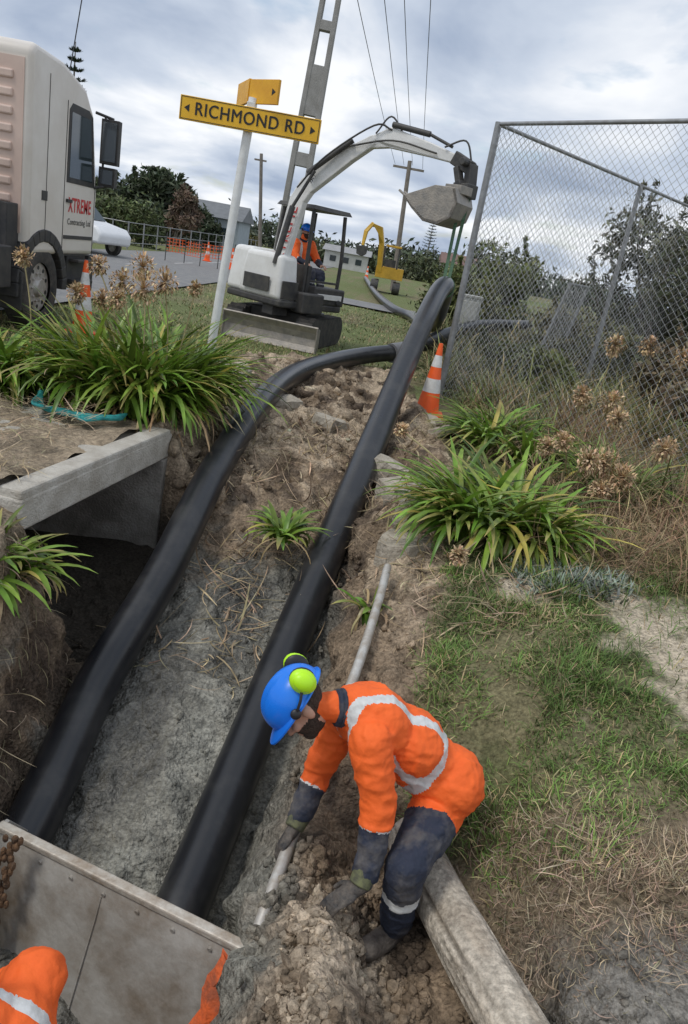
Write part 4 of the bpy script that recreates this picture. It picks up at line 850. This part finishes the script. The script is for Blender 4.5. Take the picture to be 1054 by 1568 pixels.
b.box(cb+Z*2.37,(1.0,.95,.07),A3,taper=.92); b.box(cb+Fd*.45+Z*1.15,(.03,.84,.04),A3); b.box(cb-Fd*.30+Z*1.05,(.5,.5,.25),A3); b.box(cb-Fd*.42+Z*1.45,(.1,.48,.6),A3)
for j in (-.2,.2): b.cyl(cb+Fd*.25+Ld*j+Z*.9,cb+Fd*.25+Ld*j+Z*1.35,.018,n=8)
b.box(cb+Fd*.3-Ld*.36+Z*1.15,(.4,.08,.5),A3)
b.obj("canopy_frame_and_seat",ed,ex,bevel=.012)
side=Vector((.45,.9,0)).normalized()
def arm(b,pts,ws,th,nrm):
    P=[Vector(p) for p in pts]; up=[];lo=[]
    for i,p in enumerate(P):
        t=(P[min(i+1,len(P)-1)]-P[max(i-1,0)]).normalized(); q=nrm.cross(t).normalized()
        up.append(p+q*ws[i]/2-nrm*th/2); lo.append(p-q*ws[i]/2-nrm*th/2)
    b.prism(up+lo[::-1],nrm*th)
b=B(); arm(b,[(-1.86,13.45,.92),(-1.84,13.52,1.6),(-1.72,13.62,2.42),(-1.60,13.6,2.66),(-.98,13.44,3.22),(-.58,13.28,3.50)],[.20,.25,.29,.29,.24,.16],.15,side)
arm(b,[(-.66,13.31,3.44),(-.35,13.2,3.56),(.3,12.9,3.45),(.72,12.7,3.36)],[.16,.30,.20,.13],.13,side); b.obj("boom_and_arm",ew,ex,bevel=.018)
b=B(); b.cyl((-1.93,13.3,1.35),(-1.78,13.40,2.3),.05,n=12); b.cyl((-1.78,13.40,2.3),(-1.5,13.4,2.9),.028,n=10); b.cyl((-1.62,13.45,2.85),(-.95,13.32,3.44),.045,n=12); b.cyl((-.35,13.12,3.74),(.25,12.87,3.66),.045,n=12); b.cyl((.25,12.87,3.66),(.62,12.7,3.52),.025,n=10)
b.box((-1.86,13.55,.75),(.28,.35,.5),A3); b.cyl((-2.0,13.45,.9),(-1.70,13.45,.9),.08,n=12)
for pts in ([(-1.75,13.4,2.6),(-1.35,13.25,3.12),(-.65,13.15,3.68),(-.35,13.12,3.66)],[(-.6,13.2,3.58),(-.4,13.2,3.86),(-.15,13.1,3.62)],[(.5,12.7,3.5),(.8,12.6,3.62),(.95,12.5,3.3)],[(-.98,13.3,3.35),(-.3,13.0,3.5),(.4,12.75,3.4)]): b.tube(catmull(pts,6),.015,n=6)
b.obj("hydraulics",ed,ex,smooth=True)
b=B(); b.beam((.68,12.68,3.38),(.95,12.52,3.25),.14,.2); b.beam((.95,12.52,3.3),(1.0,12.45,2.85),.16,.14); b.beam((.75,12.6,3.25),(.85,12.5,2.95),.12,.1); b.box((.92,12.47,2.92),(.3,.26,.2),A3); b.cyl((.78,12.4,3.32),(1.0,12.66,3.3),.06,n=12); b.cyl((.78,12.4,3.0),(1.0,12.6,3.0),.06,n=12); b.obj("quick_hitch",ed,ex,bevel=.015)
nrm=side; bx=Vector((.88,-.47,0)).normalized()
def bp3(u,z): return Vector((.55,12.42,2.6))+bx*u+Z*z
outer=[(.38,.30),(.46,.10),(.40,-.12),(.20,-.24),(-.05,-.22),(-.28,-.06),(-.46,.10)]; inner=[(-.45,.13),(-.27,-.02),(-.04,-.17),(.18,-.19),(.35,-.09),(.41,.10),(.33,.28)]
b=B(); b.prism([bp3(u,z)-nrm*.33 for u,z in outer+inner],nrm*.66)
for s in (-.33,.31): b.prism([bp3(u,z)+nrm*s for u,z in outer+[(.05,.30)]],nrm*.02)
for i in range(4): b.beam(bp3(-.44,.10)+nrm*(-.27+.18*i),bp3(-.56,.17)+nrm*(-.27+.18*i),.05,.03)
b.box(bp3(.30,.30),(.3,.3,.12),A3); b.obj("digging_bucket",est,ex,bevel=.006)
def along(txt,p,d,up,size,m,parent,nm):
    d=Vector(d).normalized();u=Vector(up);u=(u-d*u.dot(d)).normalized();n_=d.cross(u)
    M=Matrix((d,u,n_)).transposed().to_4x4(); M.translation=Vector(p)
    o=text(nm,txt,(0,0,0),(0,0,0),size,m,parent); o.matrix_world=M; return o
nb=-side; dv_=Vector((.11,.08,.75))
along("XTREME",Vector((-1.80,13.55,1.85))+nb*.078,dv_,nb.cross(dv_),.24,red,ex,"boom_lettering")
dv_=Vector((.62,-.16,.56)); along("mini digger",Vector((-1.30,13.53,2.94))+nb*.078,dv_,nb.cross(dv_),.13,blk,ex,"boom_label")
b=B(); b.beam((1.0,12.42,2.85),(.93,12.05,1.62),.05,.012); b.beam((.88,12.45,2.9),(.86,12.05,1.62),.05,.012); b.tube([(.9+.15*math.cos(t)*.9,12.06,1.5+.15*math.sin(t)) for t in np.linspace(0,6.28,18)],.018,n=8); b.obj("green_lifting_strap",mat("green_webbing",(.05,.14,.07),rough=.8,col2=(.12,.18,.12),nscale=30))
o0=cb-Fd*.12
def q(f,l,z): return tuple(o0+Fd*f+Ld*l+Z*z)
J3=dict(pelvis=q(-.05,0,1.28),spine=q(-.08,0,1.45),chest=q(-.08,0,1.62),neck=q(-.06,0,1.82),head=q(-.02,0,1.95),hup=(0,0,1),hfw=tuple(Fd),
 sN=q(-.06,-.2,1.74),eN=q(.08,-.27,1.5),wN=q(.28,-.2,1.42),sF=q(-.06,.2,1.74),eF=q(.08,.27,1.5),wF=q(.28,.2,1.42),
 hN=q(0,-.1,1.25),kN=q(.40,-.12,1.28),aN=q(.46,-.12,.92),hF=q(0,.1,1.25),kF=q(.40,.12,1.28),aF=q(.46,.12,.92),tN=tuple(Fd),tF=tuple(Fd),back=tuple(-Fd))
op=worker("excavator_operator",J3,voxel=.018)
for i,s in ((1,-.2),(2,.2)): hand("hand_%d"%i,q(.29,s,1.42),Fd,(0,0,1),(0,0,1),op,curl=1.,m=skinm,voxel=.008)
# ---------------------------------------------------------------- yellow digger (far)
yd=empty("excavator"); ym=mat("machine_yellow",(.66,.40,.04),rough=.5,col2=(.5,.29,.03),nscale=3); o=Vector((-.05,43,0)); an_=Vector((.3,.95,0)).normalized()
b=B(); b.box(o+Z*1.05+Vector((.1,.3,0)),(1.5,1.8,.6)); b.box(o+Vector((.1,-.3,2.42)),(.85,1.2,.1)); arm(b,[o+Vector((-.45,-.9,1.0)),o+Vector((-.58,-1.2,2.5)),o+Vector((-.78,-1.6,3.2)),o+Vector((-1.2,-2.2,3.25))],[.22,.26,.26,.18],.2,an_); arm(b,[o+Vector((-1.15,-2.2,3.35)),o+Vector((-1.45,-2.3,2.9)),o+Vector((-1.5,-2.4,2.2))],[.16,.2,.12],.16,an_); b.obj("body_and_boom",ym,yd,bevel=.04)
b=B()
for s in (-.6,.6):
    pts=[]
    for i in range(20):
        t=2*math.pi*i/20; pts.append(o+Vector((s-.2,(.8 if math.cos(t)>0 else -.8)+math.cos(t)*.3,.33+math.sin(t)*.3)))
    b.prism(pts,(.4,0,0))
for i in (-.35,.45):
    for j in (-.85,.2): b.cyl(o+Vector((i,j,1.3)),o+Vector((i,j,2.4)),.05,n=6)
b.box(o+Vector((.05,-.2,1.5)),(.6,.5,.5)); b.prism([o+Vector((-1.2,-2.2,2.2)),o+Vector((-1.8,-2.2,2.15)),o+Vector((-1.75,-2.2,1.75)),o+Vector((-1.45,-2.2,1.65)),o+Vector((-1.25,-2.2,1.8))],(0,-.5,0)); b.obj("tracks_cab_bucket",ed,yd,bevel=.03)
# ---------------------------------------------------------------- poles and wires
pc=mat("pole_concrete",(.36,.35,.33),rough=.9,col2=(.27,.26,.24),nscale=3,bump=.3); wood=mat("pole_wood",(.25,.22,.19),rough=.9,col2=(.17,.15,.13),nscale=4)
pp=empty("power_pole"); base=Vector((-2.66,19.4,-.3)); top=Vector((-2.22,19.4,11.0)); ld=(top-base)
b=B()
for s in (-1,1):
    b.beam(base+Vector((s*.25,0,0)),top+Vector((s*.13,0,0)),.28,.13,up=(1,0,0),w1=.2,h1=.09)
for (z0,z1) in ((0,2.0),(2.9,3.05),(3.75,4.05),(4.85,5.9),(6.6,6.8),(7.6,7.8),(8.7,8.9),(9.8,10)):
    t0=z0/ld.length;t1=z1/ld.length; w=.44-.22*t0
    b.beam(base+ld*t0,base+ld*t1,.22,w,up=(1,0,0))
b.obj("lattice_post",pc,pp,bevel=.01)
b=B(); b.beam(base+ld*.97+Vector((-1,0,0)),base+ld*.97+Vector((1,0,0)),.1,.1); b.obj("crossarm",wood,pp)
b=B(); b.cyl((.45,47,-.3),(.05,47,7.2),.16,.12,n=14); b.beam((-.85,47,6.8),(.95,47,6.8),.1,.12); b.obj("power_pole",wood,smooth=True)
b=B(); b.cyl((-6.5,40,-.3),(-7.2,40,5.5),.10,.08,n=12); b.beam((-7.5,40,5.2),(-6.9,40,5.2),.07,.08); b.obj("power_pole",wood,smooth=True)
b=B()
for dx,dz,xe in ((-.8,0,-2.6),(-.3,.05,-1.75),(.2,.1,-1.25),(.8,0,-.55)):
    pts=[]
    for i in range(41):
        t=i/40; y=47-45*t; x=(.05+dx)*(1-t)+(xe-.4)*t; z=(6.9+dz)*(1-t)+8.8*t-1.2*t*(1-t); pts.append((x,y,z))
    b.tube(pts,.011,n=5)
b.tube([(-2.3+(i/20)*.2,19.3-i*.9,9.5-1.0*math.sin(i/20*3.14)) for i in range(21)],.012,n=5)
b.obj("overhead_wires",blackp)
# ---------------------------------------------------------------- foliage masses
def leafcloud(name,clumps,n,size,base,trunk=None,dark=.5,parent=None,elong=1.6):
    Vs=[];Cs=[]
    tot=sum(r[0]*r[1]*r[2] for _,r in clumps)**1.
    for c,r in clumps:
        k=max(20,int(n*(r[0]*r[1]*r[2])/tot)); d=rng.normal(0,1,(k,3)); d/=np.linalg.norm(d,axis=1)[:,None]
        rad=rng.uniform(.3,1.,(k,1))**.5*(1+.35*np.abs(rng.normal(0,.7,(k,1)))*(rng.uniform(0,1,(k,1))<.3))
        lob=1+.3*np.sin(d[:,:1]*5+c[0])*np.cos(d[:,1:2]*4+d[:,2:]*5)
        P=np.array(c)+d*rad*np.array(r)*lob
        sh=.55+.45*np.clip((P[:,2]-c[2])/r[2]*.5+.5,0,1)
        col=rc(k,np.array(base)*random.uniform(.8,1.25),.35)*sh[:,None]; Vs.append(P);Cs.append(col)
    P=np.concatenate(Vs);C=np.concatenate(Cs);k=len(P)
    a=rng.normal(0,1,(k,3));a/=np.linalg.norm(a,axis=1)[:,None]; b_=rng.normal(0,1,(k,3)); b_-=a*(a*b_).sum(1)[:,None]; b_/=np.linalg.norm(b_,axis=1)[:,None]
    s=size*rng.uniform(.5,1.3,(k,1)); A1=a*s*elong; B1=b_*s*.55
    V=np.stack([P-A1,P+B1,P+A1,P-B1],1).reshape(-1,3); F=np.arange(k*4).reshape(-1,4)
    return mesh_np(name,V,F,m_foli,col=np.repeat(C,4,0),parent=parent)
barkm=mat("bark",(.14,.12,.10),rough=.95,col2=(.22,.19,.16),nscale=8,bump=.6)
def bush(name,c,w,h,n,size,base,nc=12,twigs=10):
    e=empty(name); cl=[]
    for i in range(nc):
        a=random.uniform(0,6.28);r=random.uniform(0,1)**.5*w*.42; z=random.uniform(.2,.85)*h*(1-.35*(r/(w*.5))**2)
        cl.append(((c[0]+math.cos(a)*r,c[1]+math.sin(a)*r,c[2]+z),(w*random.uniform(.11,.22),w*random.uniform(.11,.22),h*random.uniform(.11,.2))))
    b=B(); tw=[]
    for q_,r_ in cl:
        m_=((c[0]+q_[0])/2+random.uniform(-.1,.1),(c[1]+q_[1])/2,c[2]+(q_[2]-c[2])*.45)
        b.tube(catmull([(c[0]+random.uniform(-.1,.1),c[1],c[2]-.1),m_,q_],4),[.05*w/3*(1-.09*i) for i in range(9)],n=6)
    for i in range(twigs):
        q_,r_=random.choice(cl); t=Vector(q_)+Vector((random.uniform(-.35,.35),random.uniform(-.3,.3),r_[2]*random.uniform(1.2,1.9))); b.tube([q_,tuple(t)],[.012,.004],n=4)
        for f_ in (.55,.75,.95): tw.append((tuple(Vector(q_).lerp(t,f_)),(.05*w/3,.05*w/3,.07*w/3)))
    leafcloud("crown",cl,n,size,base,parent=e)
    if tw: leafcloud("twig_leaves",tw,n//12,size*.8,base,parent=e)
    b.obj("branches",barkm,e)
bush("large_shrub",(5.9,16.6,0),3.8,4.3,17000,.055,(.145,.15,.09),nc=24,twigs=40)
bush("large_shrub",(8.0,17.5,0),3.8,4.4,9000,.06,(.12,.13,.08),nc=14,twigs=20)
bush("round_bush",(2.75,21.3,0),3.2,2.9,12000,.055,(.17,.195,.07),nc=22,twigs=6)
bush("small_bush",(2.3,17.6,0),1.6,1.7,3500,.05,(.20,.21,.08),nc=8)
bush("scrub_bush",(3.8,15.4,0),2.6,1.6,5500,.05,(.22,.21,.11),nc=12)
bush("scrub_bush",(2.6,12.9,0),1.9,1.1,4500,.045,(.19,.21,.09),nc=12)
bush("scrub_bush",(4.6,11.6,0),2.2,1.6,5000,.045,(.24,.19,.12),nc=12,twigs=25)
bush("tree",(-18.5,59,0),7,5.4,7000,.18,(.07,.09,.05),nc=14,twigs=12)
bush("tree",(-15.0,54,0),3.4,4.1,3500,.11,(.17,.12,.085),nc=10,twigs=20)
bush("tree",(-16.6,62,0),6,3.6,4500,.15,(.06,.08,.04),nc=10)
bush("tree",(-22,60,0),6,4.8,4500,.17,(.09,.11,.055),nc=12)
bush("tree",(-15.8,84,0),3.2,4.1,3500,.12,(.19,.17,.07),nc=9)
cl=[((x,44+random.uniform(-.3,.3),1.15),(1.0,.8,1.15)) for x in np.arange(-20,-13,.9)]
leafcloud("hedge",cl,9000,.10,(.125,.155,.065))
cl=[((x,150+random.uniform(-8,8),random.uniform(1,2.6)),(6,3,random.uniform(2,3.4))) for x in np.arange(-60,70,5)]
leafcloud("distant_treeline",cl,14000,.42,(.09,.11,.075))
cl=[((x,90+random.uniform(-5,5),random.uniform(.6,1.4)),(2.6,2,random.uniform(1,2.0))) for x in list(np.arange(-34,-18,3.2))+[-9.5,-7,-1.5,3.5,7,11,14.5]]
leafcloud("distant_bushes",cl,9000,.22,(.12,.14,.07))
def norfolk(x,y,h,w):
    e=empty("norfolk_pine"); b=B(); b.cyl((x,y,-.2),(x,y,h),h*.018,.03,n=10); b.obj("trunk",barkm,e)
    P=[];az=[];el=[];ln=[]
    z=h*.22
    while z<h*.985:
        r=w*.5*(1-(z/h))**.8+.12
        for k in range(6):
            a=2*math.pi*k/6+z; 
            for j in range(26):
                t=random.uniform(.12,1); P.append((x+math.cos(a)*r*t,y+math.sin(a)*r*t,z+.18*r*t*t+random.uniform(-.03,.05))); az.append(a+random.uniform(-1.2,1.2)); el.append(random.uniform(0,.9)); ln.append(random.uniform(.1,.22)*h/12)
        z+=h*.052
    P=np.array(P);n=len(P)
    v,f,c=strips(P,np.array(az),np.array(el),np.array(ln)*1.6,np.full(n,.10*h/12),np.full(n,-.4),2,rc(n,(.045,.065,.045),.3)); mesh_np("fronds",v,f,m_foli,col=c,parent=e)
norfolk(-27.9,67,13.6,5.0); norfolk(7.0,159,11,5)
# ---------------------------------------------------------------- distant houses, car, roadside fence
def house(x,y,w,d,h,rh,wc,rcol):
    e=empty("house"); wm_=mat("wall_%d"%int(abs(x*7+y)),wc,rough=.8,col2=tuple(c*.85 for c in wc),nscale=2); rm=mat("roof_%d"%int(abs(x*7+y)),rcol,rough=.7,col2=tuple(c*.8 for c in rcol),nscale=2)
    b=B(); b.box((x,y,h/2),(w,d,h)); b.obj("walls",wm_,e)
    b=B(); b.prism([(x-w/2-.3,y-d/2-.3,h),(x-w/2-.3,y+d/2+.3,h),(x-w/2-.3,y,h+rh)],(w+.6,0,0)); b.obj("roof",rm,e)
    b=B()
    for i in range(3): b.box((x-w*.3+i*w*.3,y-d/2-.02,h*.55),(w*.14,.04,h*.35))
    b.obj("windows",glass,e)
house(-15.5,66,6,5,2.5,1.2,(.35,.4,.42),(.18,.19,.2)); house(-4.6,84,4.5,5,1.6,.6,(.55,.55,.52),(.33,.33,.33)); house(12,110,10,7,2.6,1.4,(.5,.48,.44),(.2,.12,.1))
car=empty("parked_car"); cwm=mat("car_white",(.76,.77,.78),rough=.25,col2=(.69,.70,.71),nscale=2)
cx,cy=-12.3,30.0
b=B(); poly=[(-2.2,.45),(-2.2,1.0),(-1.9,1.15),(-1.5,1.6),(.3,1.65),(1.0,1.15),(2.0,1.0),(2.25,.75),(2.2,.4)]
ca=Vector((.92,-.38,0)).normalized(); cn=Vector((.38,.92,0)).normalized(); cc=Vector((cx,cy,.05))
b.prism([cc+ca*u+Z*z-cn*.85 for u,z in poly],cn*1.7); b.obj("body",cwm,car,bevel=.1,smooth=True,seg=3)
b=B(); b.prism([cc+ca*u+Z*z-cn*.862 for u,z in [(-1.4,1.12),(-1.3,1.52),(.22,1.56),(.75,1.15)]],cn*1.724); b.prism([cc+ca*u+Z*z-cn*.7 for u,z in [(.36,1.63),(1.0,1.17),(1.03,1.18),(.39,1.655)]],cn*1.4); b.obj("windows",glass,car)
for i,(u,s) in enumerate(((-1.35,-1),(1.4,-1),(-1.35,1),(1.4,1))): wheel(car,cc+ca*u+cn*s*.78+Z*.32,.34,.22,cn*s,"wheel_%d"%i,n=24)
rf=empty("roadside_fence"); b=B()
for x in np.arange(-17,-12.5,.9): b.cyl((x,37.5,0),(x,37.5,1.3),.03,n=6)
for y in np.arange(38,75,2.4): b.cyl((-12.8,y,0),(-12.8,y,1.3),.035,n=6)
for z in (.3,.75,1.25): b.cyl((-17,37.5,z),(-12.8,37.5,z),.02,n=5); b.cyl((-12.8,37.5,z),(-12.8,75,z),.02,n=5)
b.obj("posts_and_rails",fm,rf)
on=empty("orange_safety_netting"); b=B(); omat=mat("safety_net_orange",(.85,.14,.03),rough=.7)
pts=[(-9.6,33.5),(-8.9,34),(-8.2,34),(-7.5,34.4),(-6.8,34.3),(-6.3,35)]
for i in range(len(pts)-1):
    x0,y0=pts[i];x1,y1=pts[i+1]
    for k in range(5):
        z=.45+k*.13-.05*math.sin(i*1.7); b.beam((x0,y0,z),(x1,y1,z),.012,.022)
    for k in range(6):
        t=k/6; x=x0+(x1-x0)*t;y=y0+(y1-y0)*t; b.beam((x,y,.43),(x,y,1.0),.012,.022,up=(1,0,0))
b.obj("net",omat,on); b=B()
for x,y in pts: b.cyl((x,y,0),(x,y,1.2),.02,n=6)
b.obj("stakes",ed,on)
# ---------------------------------------------------------------- sky, sun
w=bpy.data.worlds.new("World"); scn.world=w; w.use_nodes=True; nt=w.node_tree; N=nt.nodes; L=nt.links
bg=N["Background"]; bg.inputs[1].default_value=.145
sky=N.new("ShaderNodeTexSky"); sky.sky_type='NISHITA'; sky.sun_disc=False; sky.air_density=1.2; sky.dust_density=1.5
tc=N.new("ShaderNodeTexCoord"); sx=N.new("ShaderNodeSeparateXYZ"); L.new(tc.outputs["Generated"],sx.inputs[0])
az_=N.new("ShaderNodeMath");az_.operation='ABSOLUTE';L.new(sx.outputs[2],az_.inputs[0])
ad=N.new("ShaderNodeMath");ad.operation='ADD';ad.inputs[1].default_value=.16;L.new(az_.outputs[0],ad.inputs[0])
dv=[]
for i in (0,1):
    d=N.new("ShaderNodeMath");d.operation='DIVIDE';L.new(sx.outputs[i],d.inputs[0]);L.new(ad.outputs[0],d.inputs[1]);dv.append(d)
cb_=N.new("ShaderNodeCombineXYZ");L.new(dv[0].outputs[0],cb_.inputs[0]);L.new(dv[1].outputs[0],cb_.inputs[1])
def cn_(scale,detail,rough,off,dist=0):
    m_=N.new("ShaderNodeMapping");m_.inputs["Location"].default_value=off;m_.inputs["Scale"].default_value=(1,.75,1);L.new(cb_.outputs[0],m_.inputs[0])
    n_=N.new("ShaderNodeTexNoise");n_.inputs["Scale"].default_value=scale;n_.inputs["Detail"].default_value=detail;n_.inputs["Roughness"].default_value=rough;n_.inputs["Distortion"].default_value=dist;L.new(m_.outputs[0],n_.inputs["Vector"]);return n_
nA=cn_(1.25,6,.5,(3.2,1.1,0),.3); nB=cn_(2.3,5,.55,(7,4,2),.2)
r1=N.new("ShaderNodeValToRGB"); e_=r1.color_ramp.elements; e_[0].position=.34; e_[0].color=(2.6,3.15,4.15,1); e_[1].position=.62; e_[1].color=(6.8,6.95,7.2,1)
x_=r1.color_ramp.elements.new(.48); x_.color=(4.3,4.8,5.6,1)
L.new(nA.outputs["Fac"],r1.inputs[0])
r2=N.new("ShaderNodeMapRange"); r2.inputs[1].default_value=.58; r2.inputs[2].default_value=.70; r2.inputs[3].default_value=0;r2.inputs[4].default_value=.6; L.new(nB.outputs["Fac"],r2.inputs[0])
mx=N.new("ShaderNodeMix");mx.data_type='RGBA';L.new(r2.outputs[0],mx.inputs[0]);L.new(r1.outputs[0],mx.inputs[6]);L.new(sky.outputs[0],mx.inputs[7])
L.new(mx.outputs[2],bg.inputs[0])
sl=bpy.data.lights.new("sun",'SUN'); sl.energy=1.4; sl.angle=R(12); sl.color=(1,.96,.9); so=bpy.data.objects.new("sun",sl)
sd=Vector((-.5,-.25,.85)); so.rotation_euler=sd.to_track_quat('Z','Y').to_euler(); link(so)
sky.sun_rotation=math.atan2(sd.x,sd.y); sky.sun_elevation=math.asin(sd.normalized().z)
# ---------------------------------------------------------------- camera
p=R(19);ro=R(10.5); r0=Vector((1,0,0));u0=Vector((0,math.sin(p),math.cos(p)));f0=Vector((0,math.cos(p),-math.sin(p)))
X=r0*math.cos(ro)+u0*math.sin(ro); Y=-r0*math.sin(ro)+u0*math.cos(ro)
cam=bpy.data.cameras.new("camera"); cam.sensor_fit='VERTICAL'; cam.sensor_height=24; cam.lens=24*1141/1568; cam.clip_end=6000; cam.clip_start=.05
co=bpy.data.objects.new("camera",cam); M=Matrix((X,Y,-f0)).transposed().to_4x4(); M.translation=Vector((0,0,1.75)); co.matrix_world=M; link(co); scn.camera=co
scn.view_settings.view_transform='Standard'; scn.view_settings.look='None'; scn.view_settings.exposure=0
